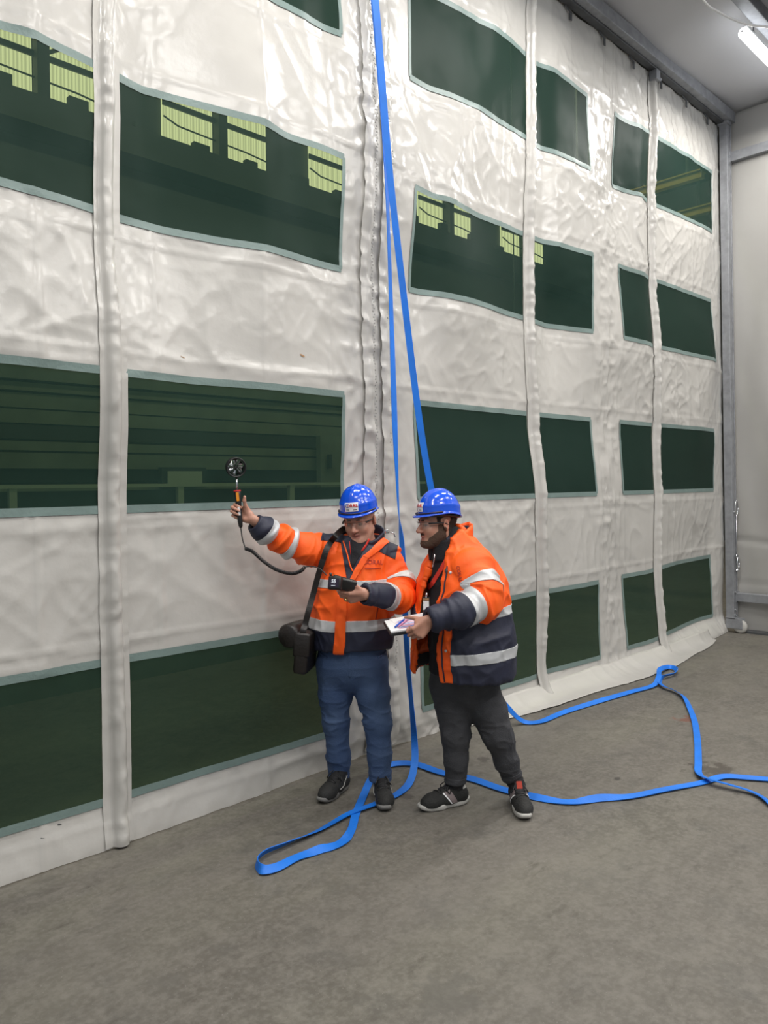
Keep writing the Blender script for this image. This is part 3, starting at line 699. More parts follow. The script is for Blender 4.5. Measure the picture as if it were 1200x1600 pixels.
s1 = [(W(3.33, 3.40, 5.80), mixd(1, 0, 0)), (K(581, -60, 3.40), mixd(1, 0, 0)), (K(590, 60, 3.41), mixd(1, .2, 0)), (K(601, 210, 3.42), mixd(.8, .6, 0)),
      (K(606, 330, 3.42), mixd(.45, .9, 0)), (K(611, 480, 3.41), mixd(.55, .8, 0)), (K(616, 640, 3.39), mixd(.8, .6, 0)), (K(620, 740, 3.38), mixd(.4, .9, 0)), (K(623, 800, 3.37), mixd(.12, 1, 0)),
      (K(628, 850, 3.36), mixd(-.7, .7, 0)), (K(632, 930, 3.34), mixd(-.8, .6, 0)), (K(636, 1020, 3.32), mixd(-.7, .7, 0)), (K(642, 1090, 3.30), mixd(-.6, .8, 0)), (K(647, 1150, 3.27), mixd(-.8, .6, 0)),
      (G(648, 1190, .07), mixd(-.8, .5, .2)), (G(640, 1222, .018), mixd(-.7, .5, .4)), (G(620, 1241), mixd(.45, -.85, -.1)), (G(585, 1256, .016), mixd(0, -1, .1)), (G(545, 1271, .016), mixd(.3, -1, .15)),
      (G(500, 1296), mixd(.3, -1, .5)), (G(450, 1317, .018), mixd(.3, -.6, 1)), (G(415, 1331, .024), mixd(.4, -.3, 1.2)), (G(401, 1346, .026), mixd(.2, .1, 1.2)), (G(409, 1358, .024), mixd(-.2, .5, 1)),
      (G(432, 1355, .018), mixd(-.2, .9, .7)), (G(465, 1339, .014), mixd(-.3, 1, .3)), (G(500, 1328, .014), mixd(-.2, .6, .8)), (G(532, 1317, .014), mixd(-.4, 1, .3)), (G(548, 1299, .018), mixd(-.5, .4, 1)),
      (G(556, 1272, .010), mixd(-1, .3, .2)), (G(568, 1243, .008), mixd(-1, .3, .2)), (G(580, 1217), mixd(-1, .4, .2)), (G(595, 1201, .014), mixd(-.7, .8, .4)), (G(618, 1193, .018), mixd(0, 1, .7)), (G(650, 1194, .018), mixd(.1, 1, .6)),
      (G(690, 1207, .016), mixd(.3, 1, .5)), (G(738, 1217, .016), mixd(.2, 1, .6)), (G(785, 1233, .014), mixd(.2, 1, .5)), (G(840, 1246, .016), mixd(.2, .7, .8)), (G(890, 1253, .014), mixd(.1, 1, .3)), (G(935, 1247, .018), mixd(-.1, .6, .9)),
      (G(985, 1244, .014), mixd(-.2, 1, .3)), (G(1040, 1233, .014), mixd(-.2, 1, .2)), (G(1095, 1223, .010), mixd(-.1, 1, .2)), (G(1130, 1213, .016), mixd(.1, 1, .4)), (G(1170, 1215, .016), mixd(.1, 1, .4)), (G(1230, 1220, .014), mixd(.1, 1, .2)), (G(1300, 1228), mixd(0, 1, .1)), (G(1420, 1232), mixd(.1, 1, .2)), (G(1560, 1262), mixd(.2, 1, .1)), (G(1700, 1330), mixd(.5, 1, 0))]
s1 = s1[:16]+[(p_, -w_) for p_, w_ in s1[16:]]
ribbon('webbing_strap', s1, 'blue strap hanging straight down behind the two men and looping round the floor')
s2 = [(W(3.36, 3.385, 5.80), mixd(1, 0, 0)), (K(584, -60, 3.38), mixd(1, 0, 0)), (K(592, 60, 3.38), mixd(1, 0, 0)), (K(602, 190, 3.39), mixd(1, -.1, 0)), (K(612, 300, 3.39), mixd(1, -.1, .1)), (K(633, 480, 3.37), mixd(1, -.1, .1)),
      (K(653, 640, 3.35), mixd(1, .1, .1)), (K(672, 755, 3.33), mixd(1, .2, .2)), (K(700, 880, 3.32), mixd(.9, .3, .2)), (K(740, 1000, 3.32), mixd(.8, .4, .3)), (K(774, 1078, 3.30), mixd(.6, .5, .6)), (K(795, 1107, 3.27), mixd(.5, .6, .6)),
      (G(818, 1127, .024), mixd(.2, .8, .6)), (G(845, 1127, .016), mixd(.1, 1, .3)), (G(880, 1113, .016), mixd(-.1, 1, .5)), (G(930, 1097, .018), mixd(-.2, .8, .7)), (G(985, 1081, .018), mixd(-.2, 1, .5)), (G(1020, 1071, .020), mixd(-.3, 1, .4)),
      (G(1029, 1058, .05), mixd(-.8, .4, .5)), (G(1031, 1046, .05), mixd(-.6, .5, .8)), (G(1045, 1042, .028), mixd(.1, .6, 1)), (G(1056, 1045, .028), mixd(.6, .2, 1)), (G(1054, 1052, .026), mixd(.2, -.6, 1)), (G(1040, 1056, .026), mixd(-.2, -.8, .8)),
      (G(1030, 1064, .028), mixd(-.8, -.5, .5)), (G(1037, 1072, .024), mixd(-.6, -.8, .3)), (G(1052, 1078, .020), mixd(-.4, -1, .6)), (G(1068, 1088, .022), mixd(-.9, -.4, .7)), (G(1078, 1107, .014), mixd(-1, -.2, .3)), (G(1086, 1130, .012), mixd(-1, 0, .1)),
      (G(1090, 1160), mixd(-1, 0, 0)), (G(1091, 1190, .012), mixd(-1, 0, .1)), (G(1092, 1208, .018), mixd(-.9, -.4, .4)), (G(1108, 1217, .030), mixd(-.4, -1, .4)), (G(1140, 1226, .028), mixd(-.3, -1, .3)), (G(1175, 1237, .016), mixd(-.4, -1, .3)), (G(1200, 1252, .014), mixd(-.7, -.7, .4)), (G(1225, 1282), mixd(-1, -.3, .2)), (G(1262, 1330), mixd(-1, -.5, .1)), (G(1330, 1375), mixd(-.6, -1, .2)), (G(1430, 1400), mixd(-.3, -1, .1)), (G(1540, 1440), mixd(-.4, -1, 0))]
ribbon('webbing_strap', s2, 'blue strap slanting down behind the bearded man and out across the floor to the right')
# ================================================================== implicit surfaces for bodies and clothes
class Prim:
    def __init__(s, fn, lo, hi, k, op, grp): s.fn, s.lo, s.hi, s.k, s.op, s.grp = fn, np.array(lo), np.array(hi), k, op, grp
class Solid:
    def __init__(s): s.p = []
    def cone(s, a, b, ra, rb, k=.03, op='u', grp='', sq=None, flat=False, start=False):
        """tapered round limb; sq=(axis, factor) makes it thinner along axis"""
        a = np.array(a, float); b = np.array(b, float); ab = b-a; L2 = max(ab@ab, 1e-9); ax = ab/math.sqrt(L2)
        def fn(P):
            q = P-a
            if sq is not None:
                n = np.array(sq[0], float); n /= np.linalg.norm(n); q = q+((sq[1]-1)*(q@n))[:, None]*n
            t = np.clip(q@ab/L2, 0, 1); d = np.linalg.norm(q-t[:, None]*ab, axis=1)-(ra+(rb-ra)*t)
            if sq is not None: d = d/(1+(sq[1]-1)*.5)
            if flat: d = np.maximum(d, (P-b)@ax)
            if start: d = np.maximum(d, -(P-a)@ax)
            return d
        r = max(ra, rb)+k+.02; s.p.append(Prim(fn, np.minimum(a, b)-r, np.maximum(a, b)+r, k, op, grp)); return s
    def chain(s, pts, rads, **kw):
        fl = kw.pop('flat', False); st = kw.pop('start', False)
        for i in range(len(pts)-1): s.cone(pts[i], pts[i+1], rads[i], rads[i+1], flat=fl and i == len(pts)-2, start=st and i == 0, **kw)
        return s
    def ell(s, c, r, k=.02, op='u', grp='', R=None):
        c = np.array(c, float); r = np.array(r, float); R_ = np.eye(3) if R is None else np.array(R)
        def fn(P):
            q = (P-c)@R_; k0 = np.linalg.norm(q/r, axis=1); k1 = np.linalg.norm(q/(r*r), axis=1)+1e-9
            return k0*(k0-1)/k1
        m = r.max()+k+.02; s.p.append(Prim(fn, c-m, c+m, k, op, grp)); return s
    def half(s, p, n, lo=None, hi=None, k=.004):
        """keep what lies behind the plane"""
        p = np.array(p, float); n = np.array(n, float); n /= np.linalg.norm(n)
        s.p.append(Prim(lambda P: -((P-p)@n), lo if lo is not None else [-9]*3, hi if hi is not None else [9]*3, k, 's', '')); return s
    def fnop(s, fn, lo, hi, k=.004, op='s'):
        s.p.append(Prim(fn, lo, hi, k, op, '')); return s
    def groups(s, P, names):
        out = []
        for nme in names:
            d = np.full(len(P), 9.0)
            for p in s.p:
                if p.grp == nme and p.op == 'u': d = np.minimum(d, p.fn(P))
            out.append(d)
        return np.array(out)
    def mesh(s, name, h, smooth=1):
        us = [p for p in s.p if p.op == 'u']
        lo = np.min([p.lo for p in us], 0)-2*h; hi = np.max([p.hi for p in us], 0)+2*h
        n = np.ceil((hi-lo)/h).astype(int)+1; D = np.full(n, .2, np.float32)
        for p in s.p:
            i0 = np.clip(np.floor((p.lo-lo)/h).astype(int), 0, n-1); i1 = np.clip(np.ceil((p.hi-lo)/h).astype(int)+1, 1, n)
            if (i1 <= i0).any(): continue
            ax = [lo[j]+h*np.arange(i0[j], i1[j]) for j in range(3)]
            g = np.stack(np.meshgrid(*ax, indexing='ij'), -1).reshape(-1, 3)
            d = p.fn(g).reshape(i1-i0).astype(np.float32); sl = tuple(slice(i0[j], i1[j]) for j in range(3)); c = D[sl]; k = max(p.k, 1e-5)
            if p.op == 'u': hh = np.clip(k-np.abs(c-d), 0, None)/k; D[sl] = np.minimum(c, d)-hh*hh*k*.25
            else: hh = np.clip(k-np.abs(c+d), 0, None)/k; D[sl] = np.maximum(c, -d)+hh*hh*k*.25
        V_, F = nets(D, lo, h)
        V_, F = biggest(V_, F)
        for _ in range(smooth): V_ = relax(V_, F)
        return V_, F
def nets(D, lo, h):
    S = D < 0; a = np.zeros(np.array(D.shape)-1, np.int8)
    cs = [(i, j, k) for i in (0, 1) for j in (0, 1) for k in (0, 1)]
    nx, ny, nz = D.shape
    for i, j, k in cs: a += S[i:nx-1+i, j:ny-1+j, k:nz-1+k]
    mix = (a > 0) & (a < 8); idx = np.argwhere(mix); N = len(idx)
    vid = np.full(mix.shape, -1, np.int32); vid[mix] = np.arange(N)
    acc = np.zeros((N, 3)); cnt = np.zeros(N)
    cv = {c: D[idx[:, 0]+c[0], idx[:, 1]+c[1], idx[:, 2]+c[2]] for c in cs}
    for c in cs:
        for ax in range(3):
            if c[ax]: continue
            e = list(c); e[ax] = 1; da, db = cv[c], cv[tuple(e)]; m = (da < 0) != (db < 0)
            t = np.where(m, da/np.where(m, da-db, 1), 0); p = np.array(c, float)[None].repeat(N, 0); p[:, ax] = t
            acc += p*m[:, None]; cnt += m
    V_ = lo+h*(idx+acc/cnt[:, None]); F = []
    for ax in range(3):
        s0 = [slice(None)]*3; s1 = [slice(None)]*3; s0[ax] = slice(0, -1); s1[ax] = slice(1, None)
        df = S[tuple(s0)] != S[tuple(s1)]; e = np.argwhere(df); b, c = (ax+1) % 3, (ax+2) % 3
        e = e[(e[:, b] > 0) & (e[:, c] > 0) & (e[:, b] < D.shape[b]-1) & (e[:, c] < D.shape[c]-1)]
        q = []
        for ob, oc in ((-1, -1), (0, -1), (0, 0), (-1, 0)):
            w = e.copy(); w[:, b] += ob; w[:, c] += oc; q.append(vid[w[:, 0], w[:, 1], w[:, 2]])
        q = np.stack(q, -1); inside = S[e[:, 0], e[:, 1], e[:, 2]]; q[~inside] = q[~inside][:, ::-1]; F.append(q)
    return V_, np.vstack(F)
def biggest(V_, F):
    lab = np.arange(len(V_))
    while True:
        m = lab[F].min(1); new = lab.copy(); np.minimum.at(new, F.ravel(), np.repeat(m, 4)); new = new[new]
        if (new == lab).all(): break
        lab = new
    u, c = np.unique(lab, return_counts=True); keep = lab == u[c.argmax()]
    mp = np.full(len(V_), -1); mp[keep] = np.arange(keep.sum()); return V_[keep], mp[F[keep[F[:, 0]]]]
def relax(V_, F, f=.5):
    acc = np.zeros_like(V_); cnt = np.zeros(len(V_))
    for a, b in ((0, 1), (1, 2), (2, 3), (3, 0)):
        np.add.at(acc, F[:, a], V_[F[:, b]]); np.add.at(cnt, F[:, a], 1); np.add.at(acc, F[:, b], V_[F[:, a]]); np.add.at(cnt, F[:, b], 1)
    return V_*(1-f)+f*acc/np.maximum(cnt, 1)[:, None]
def normals(V_, F):
    n = np.cross(V_[F[:, 2]]-V_[F[:, 0]], V_[F[:, 3]]-V_[F[:, 1]]); N = np.zeros_like(V_)
    for j in range(4): np.add.at(N, F[:, j], n)
    return N/(np.linalg.norm(N, axis=1)[:, None]+1e-12)
class Shell:
    """a finished cloth or body surface from which clean-edged pieces can be cut"""
    def __init__(s, V_, F): s.V, s.F = V_, F; s.N = normals(V_, F); s.bvh = None
    def displace(s, d): s.V = s.V+s.N*np.asarray(d)[:, None]; s.N = normals(s.V, s.F); return s
    def obj(s, name, m, parent): return link(name, from_arrays(name, s.V, s.F), m, parent)
    def patch(s, name, m, parent, planes, vmask=None, off=.003, thick=.004, face=None, rough=None, org=None, single=False):
        """planes: (point, outward normal); the piece is what lies behind all of them"""
        fc = s.V[s.F].mean(1); ok = np.ones(len(s.F), bool)
        for p, n in planes:
            n = np.array(n, float); n /= np.linalg.norm(n); ok &= ((fc-np.array(p))@n) < .02
        if vmask is not None: ok &= vmask[s.F].mean(1) > .5
        if face is not None: ok &= (s.N[s.F].mean(1)@np.array(face)) > .05
        F = s.F[ok]
        if not len(F): return None
        us = np.unique(F); mp = np.full(len(s.V), -1); mp[us] = np.arange(len(us)); Vp = s.V[us]; Np = s.N[us]
        bm = bmesh.new(); lay = bm.verts.layers.float_vector.new('nrm')
        dl = [bm.verts.new(v) for v in Vp]
        for v, n in zip(dl, Np): v[lay] = Vector(n)
        for f in mp[F]: bm.faces.new([dl[i] for i in f])
        for p, n in planes:
            n = Vector(n).normalized()
            bmesh.ops.bisect_plane(bm, geom=bm.verts[:]+bm.edges[:]+bm.faces[:], dist=1e-5, plane_co=Vector(p), plane_no=n, clear_outer=True)
        if not bm.faces: bm.free(); return None
        if single:
            left = set(bm.faces); best = []
            while left:
                st = [left.pop()]; comp = []
                while st:
                    f_ = st.pop(); comp.append(f_)
                    for e in f_.edges:
                        for f2 in e.link_faces:
                            if f2 in left: left.discard(f2); st.append(f2)
                if len(comp) > len(best): best = comp
            bs = set(best); bmesh.ops.delete(bm, geom=[f_ for f_ in bm.faces if f_ not in bs], context='FACES')
        if vmask is not None and not planes:             # even out the ragged rim of a masked piece
            rim = {}
            for e in bm.edges:
                if e.is_boundary:
                    a_, b_ = e.verts; rim.setdefault(a_, []).append(b_); rim.setdefault(b_, []).append(a_)
            for _ in range(6):
                new = {v: v.co*.4+sum((w_.co for w_ in ws), Vector())/len(ws)*.6 for v, ws in rim.items()}
                for v, c_ in new.items(): v.co = c_
        bm.normal_update()
        for v in bm.verts:
            n = v[lay]; n = n.normalized() if n.length > .1 else v.normal
            dd = off if rough is None else off+float(rough(v.co))
            v.co = v.co+n*dd
        if org is not None:
            for v in bm.verts: v.co -= Vector(org)
        me = bpy.data.meshes.new(name); bm.to_mesh(me); bm.free()
        o = link(name, me, m, parent)
        if thick:
            md = o.modifiers.new('thickness', 'SOLIDIFY'); md.thickness = thick; md.offset = -1
        return o
    def tree(s):
        if s.bvh is None: s.bvh = BVHTree.FromPolygons([tuple(v) for v in s.V], [tuple(f) for f in s.F])
        return s.bvh
    def cast(s, p, d):
        h = s.tree().ray_cast(Vector(p), Vector(d).normalized()); return (h[0], h[1]) if h[0] is not None else (None, None)
def poly_planes(pts, axis=(0, 1, 0)):
    """side planes of a convex outline swept along axis"""
    P = [np.array(p, float) for p in pts]; ax = np.array(axis, float); c = sum(P)/len(P); out = []
    for i in range(len(P)):
        e = P[(i+1) % len(P)]-P[i]; n = np.cross(e, ax)
        if n@(c-P[i]) > 0: n = -n
        out.append((P[i], n))
    return out
def slab(p0, p1, axis=None):
    a = np.array(p1)-np.array(p0) if axis is None else np.array(axis, float)
    return [(p0, -a), (p1, a)]
def lettering(shell, body, size, centre, right, upv, shoot, m, parent, name='lettering', off=.003, bold=0.0):
    me = text_mesh(body, size, bold); right = Vector(right).normalized(); upv = Vector(upv).normalized(); sh = Vector(shoot).normalized()
    for v in me.vertices:
        p = Vector(centre)+right*v.co.x+upv*v.co.y-sh*.3; hit, n = shell.cast(p, sh)
        v.co = (hit+n*off) if hit is not None else p+sh*.3
    return link(name, me, m, parent, False)
def rot3(yaw, pitch, roll=0): return np.array(Matrix.Rotation(yaw, 3, 'Z') @ Matrix.Rotation(pitch, 3, 'X') @ Matrix.Rotation(roll, 3, 'Y'))
# ================================================================== people: shared pieces
def head_prims(S, c, R, beard=False, heavy=False, mouth=.0026):
    """face looks along -y of the head frame; c is the middle of the head at eye level"""
    c = np.array(c, float)
    T = lambda x, y, z: c+R@np.array([x, y, z])
    w = 1.06 if heavy else 1.0
    S.ell(T(0, .012, .035), (.076*w, .098, .096), .02, R=R, grp='head')
    S.ell(T(0, -.034, -.045), (.060*w, .060, .080), .035, R=R, grp='head')
    for sx in (-1, 1):
        S.cone(T(sx*.053*w, .0, -.055), T(sx*.026*w, -.066, -.103), .022, .019, .035, grp='head')
        S.ell(T(sx*.037, -.068, -.032), (.024*w, .022, .026), .022, R=R, grp='head')
    S.cone(T(-.012, -.082, -.107), T(.012, -.082, -.107), .017, .017, .022, grp='head')
    if heavy: S.ell(T(0, -.035, -.112), (.055, .052, .032), .035, R=R, grp='head')
    S.cone(T(-.036, -.084, .020), T(.036, -.084, .020), .012, .012, .018, grp='head')
    for sx in (-1, 1):
        S.ell(T(sx*.032, -.104, -.002), (.017, .014, .012), .012, 's', R=R)
        S.ell(T(sx*.032, -.077, -.003), (.0135, .0135, .0125), .003, R=R, grp='eye')
        S.cone(T(sx*.018, -.088, .005), T(sx*.046, -.080, .004), .0045, .004, .005, grp='head')
        S.cone(T(sx*.018, -.087, -.012), T(sx*.045, -.080, -.012), .004, .0035, .005, grp='head')
    S.cone(T(0, -.090, .006), T(0, -.116, -.034), .0085, .0125, .010, grp='nose')
    for sx in (-1, 1): S.ell(T(sx*.0125, -.104, -.038), (.009, .012, .008), .007, R=R, grp='nose')
    S.cone(T(-.018, -.088, -.0655), T(0, -.097, -.063), .005, .0065, .006, grp='lip')
    S.cone(T(.018, -.088, -.0655), T(0, -.097, -.063), .005, .0065, .006, grp='lip')
    S.cone(T(-.015, -.088, -.079), T(.015, -.088, -.079), .0068, .0068, .007, grp='lip')
    S.cone(T(-.021, -.095, -.0715), T(.021, -.095, -.0715), mouth, mouth, .004, 's')
    for sx in (-1, 1):
        E_ = R@np.array(Matrix.Rotation(sx*.35, 3, 'Z'))
        S.ell(T(sx*.080*w, .014, -.008), (.009, .019, .032), .008, R=E_, grp='ear')
        S.ell(T(sx*.089*w, .010, -.006), (.006, .010, .018), .006, 's', R=E_)
    return T
def hand_prims(S, w, d, n, s, curls, thumb, scale=1.0, sep=.0):
    """w wrist, d finger direction, n palm-side normal, s thumb side; curls = bend (deg) of three joints per finger"""
    w = np.array(w, float); d = np.array(d, float); d /= np.linalg.norm(d); n = np.array(n, float); n = n-(n@d)*d; n /= np.linalg.norm(n)
    s0 = np.cross(d, n); s = s0 if s0@np.array(s, float) > 0 else -s0
    k = scale
    kn = []
    for i, (o, f) in enumerate(((.030, .088), (.0105, .093), (-.010, .089), (-.029, .080))):
        q = w+k*(d*f+s*o-n*.004*abs(i-1.3)); kn.append(q)
        S.cone(w+k*(d*.012+s*o*.55), q, .0155*k, .0115*k, .012, grp='hand')
    S.cone(w+k*(d*.018+s*.02+n*.008), w+k*(d*.052+s*.036+n*.012), .017*k, .014*k, .014, grp='hand')
    S.cone(w+k*(d*.02-s*.018+n*.008), w+k*(d*.055-s*.026+n*.006), .014*k, .011*k, .014, grp='hand')
    L = ((.042, .027, .021), (.046, .030, .022), (.043, .028, .021), (.034, .021, .018))
    tips = []
    for i in range(4):
        a = 0; p = kn[i]; cu = curls[i] if hasattr(curls[0], '__len__') else curls
        side = s*((1.5-i)*sep)
        for j in range(3):
            a += math.radians(cu[j]); dr = d*math.cos(a)+n*math.sin(a)+side; dr /= np.linalg.norm(dr); q = p+dr*L[i][j]*k
            r0, r1 = ((.0098, .0088), (.0088, .0080), (.0080, .0066))[j]
            sc = k*(.88 if i == 3 else 1)
            S.cone(p, q, r0*sc, r1*sc, .003, grp='finger'); p = q
        tips.append((p, dr))
    p = w+k*(d*.030+s*.032+n*.010)
    for j, (dx, dn, ds, ln) in enumerate(thumb):
        dr = d*dx+n*dn+s*ds; dr /= np.linalg.norm(dr); q = p+dr*ln*k; r0, r1 = ((.0135, .0110), (.0105, .0098), (.0095, .0078))[j]
        S.cone(p, q, r0*k, r1*k, .005, grp='finger'); p = q
    tips.append((p, dr)); return tips
def paint_skin(me, S, V_, base, lip, extra=None):
    g = S.groups(V_, ['lip', 'nose', 'ear', 'eye', 'hand', 'finger']); col = np.tile(np.array([*base, 1.0]), (len(V_), 1))
    def blend(w, c): col[:, :3] = col[:, :3]*(1-w[:, None])+np.array(c)*w[:, None]
    blend(np.clip(1-np.abs(g[1])/.02, 0, 1)*.35, (base[0]*1.05, base[1]*.72, base[2]*.70))
    blend(np.clip(1-np.abs(g[2])/.02, 0, 1)*.35, (base[0]*1.05, base[1]*.72, base[2]*.70))
    blend(np.clip(1-np.abs(np.minimum(g[4], g[5]))/.02, 0, 1)*.25, (base[0]*1.0, base[1]*.85, base[2]*.85))
    blend(np.clip(1-np.abs(g[0])/.006, 0, 1)*.8, lip)
    blend(np.clip(1-np.abs(g[3])/.0025, 0, 1), (.20, .15, .12))  # eyes darkened in the tint to look shaded and narrowed
    if extra is not None: extra(blend)
    at = me.color_attributes.new('tint', 'FLOAT_COLOR', 'POINT'); at.data.foreach_set('color', col.astype(np.float32).ravel())
def helmet(parent, c, R, sticker=True, tilt=0.0, hh=.130):
    """safety helmet around the head frame, peak forward (-y)"""
    c = np.array(c, float); R = R@np.array(Matrix.Rotation(tilt, 3, 'X')); T = lambda x, y, z: c+R@np.array([x, y, z])
    NPH, NT = 72, 26; V_ = []
    a0, b0, h0, z0 = .106, .118, hh, .050
    def rim(ph):                                   # lower edge: higher over the ears, lower at the nape
        fr = math.cos(ph)
        return z0+.010*math.sin(ph)**2-.022*max(0, -fr)**2
    def pt(ph, t, grow=0.0):
        f = math.cos(ph); sx = math.sin(ph); th = t*math.pi/2
        rr = math.sin(th)**.86; zz = math.cos(th)**.92 if th < math.pi/2-1e-6 else 0
        x = sx*a0*rr; y = -f*b0*rr+.012; zr = rim(ph); z = zr+(h0+z0-zr)*zz
        crest = .006*math.exp(-(x/.020)**2)*(1-t)**.3+.003*math.exp(-((abs(x)-.045)/.008)**2)*max(0, 1-t*1.2)
        lip = .004*math.exp(-((t-.80)/.05)**2)
        sc = 1+grow+lip/.12
        return np.array([x*sc, (y-.012)*sc+.012, z+crest])
    for it in range(NT+1):
        for ip in range(NPH): V_.append(T(*pt(2*math.pi*ip/NPH, max(it/NT, .004))))
    for e, dz in ((.35, -.001), (1.0, -.004), (1.0, -.008)):      # flange, long at the front as a peak
        for ip in range(NPH):
            ph = 2*math.pi*ip/NPH; p = pt(ph, 1.0); fr = max(0, math.cos(ph)); ext = .006+.026*fr**1.6; n = np.array([math.sin(ph)*.9, -math.cos(ph), 0])
            V_.append(T(*(p+n*ext*e+np.array([0, 0, dz-.006*e*fr]))))
    F = []
    nr = len(V_)//NPH
    for i in range(nr-1):
        for j in range(NPH): F.append((i*NPH+j, i*NPH+(j+1) % NPH, (i+1)*NPH+(j+1) % NPH, (i+1)*NPH+j))
    Va = np.array(V_); Fa = np.array(F)[:, ::-1]
    o = link('helmet', from_arrays('helmet', Va, Fa), 'helmet', parent)
    md = o.modifiers.new('thickness', 'SOLIDIFY'); md.thickness = .003; md.offset = -1
    # rain channel strip above the peak
    mb = MB(); ph = np.linspace(-1.35, 1.35, 40)
    pts = []
    for a in ph:
        p = pt(a, 1.0); fr = max(0, math.cos(a)); n = np.array([math.sin(a)*.9, -math.cos(a), 0]); pts.append(T(*(p+n*(.004+.006*fr)+np.array([0, 0, .004]))))
    mb.tube(pts, .0042, 8); mb.build('trim_strip', 'helmet_dark', o, True)
    # head band inside
    mb = MB(); ph = np.linspace(0, 2*math.pi, 49)
    mb.tube([T(math.sin(a)*.090, -math.cos(a)*.106+.012, .046-.016*max(0, -math.cos(a))) for a in ph], .010, 8); mb.build('head_band', 'black', o, True)
    if sticker:
        def on(xx, zz, off):                      # on the forehead of the shell
            lo_, hi_ = .3, 1.0
            for _ in range(24):
                t = (lo_+hi_)/2; ph_ = math.asin(max(-1, min(1, xx/(a0*math.sin(t*math.pi/2)**.86)))); z = pt(ph_, t)[2]
                if z > zz: lo_ = t
                else: hi_ = t
            p = pt(ph_, t); return T(*(p+np.array([math.sin(ph_)*.8, -math.cos(ph_), .25])*off))
        X = np.linspace(-.037, .037, 13); Z = np.linspace(.066, .114, 9)
        P = [on(x, z, .003) for x in X for z in Z]; i = np.arange(len(P)).reshape(len(X), len(Z))
        Fq = np.stack([i[:-1, :-1], i[1:, :-1], i[1:, 1:], i[:-1, 1:]], -1).reshape(-1, 4)
        st = link('sticker', from_arrays('sticker', np.array(P), Fq), 'paper', o)
        for body, xo, m, sz in (('C', -.024, 'ink_blue', .030), ('ORAL', .006, 'ink_red', .0225)):
            me = text_mesh(body, sz, .0008)
            for v in me.vertices: v.co = Vector(on(v.co.x+xo, v.co.y+.097, .0048))
            link('lettering', me, m, st, False)
        for zc in (.077, .071):
            mb = MB(); mb.poly([on(-.030, zc, .0046), on(-.012, zc, .0046), on(-.012, zc+.003, .0046), on(-.030, zc+.003, .0046)]); mb.build('print_line', 'ink_dark', st)
        mb = MB(); mb.poly([on(.010, .073, .0046), on(.030, .073, .0046), on(.030, .076, .0046), on(.010, .076, .0046)]); mb.build('print_line', 'ink_dark', st)
    return o
def glasses(parent, c, R, w=.074, dark=True):
    c = np.array(c, float); T = lambda x, y, z: c+R@np.array([x, y, z])
    Va, Fa = [], []; n = 25; A = np.linspace(-1.05, 1.05, n)
    for a in A:
        for j, z in enumerate((.012, -.002, -.016, -.026)):
            zz = z+(.012*math.exp(-(a/.14)**2) if j == 3 else 0)+(.008*abs(a)**3 if j >= 2 else 0)
            Va.append(T(math.sin(a)*.078, -math.cos(a)*.062-.052, zz))
    i = np.arange(n*4).reshape(n, 4); Fa = np.stack([i[:-1, :-1], i[1:, :-1], i[1:, 1:], i[:-1, 1:]], -1).reshape(-1, 4)
    g = link('safety_glasses', from_arrays('safety_glasses', np.array(Va), Fa), 'clear', parent)
    mb = MB(); mb.tube([T(math.sin(a)*.0785, -math.cos(a)*.0625-.052, .0125) for a in A], .0010, 6); mb.build('brow_bar', 'black', g, True)
    for sx in (-1, 1):
        mb = MB(); mb.tube([T(sx*.068, -.083, .006), T(sx*.080, -.045, .006), T(sx*.084, .0, .004), T(sx*.082, .03, -.010)], [.005, .0045, .0032, .0028], 6); mb.build('temple', 'black', g, True)
    return g
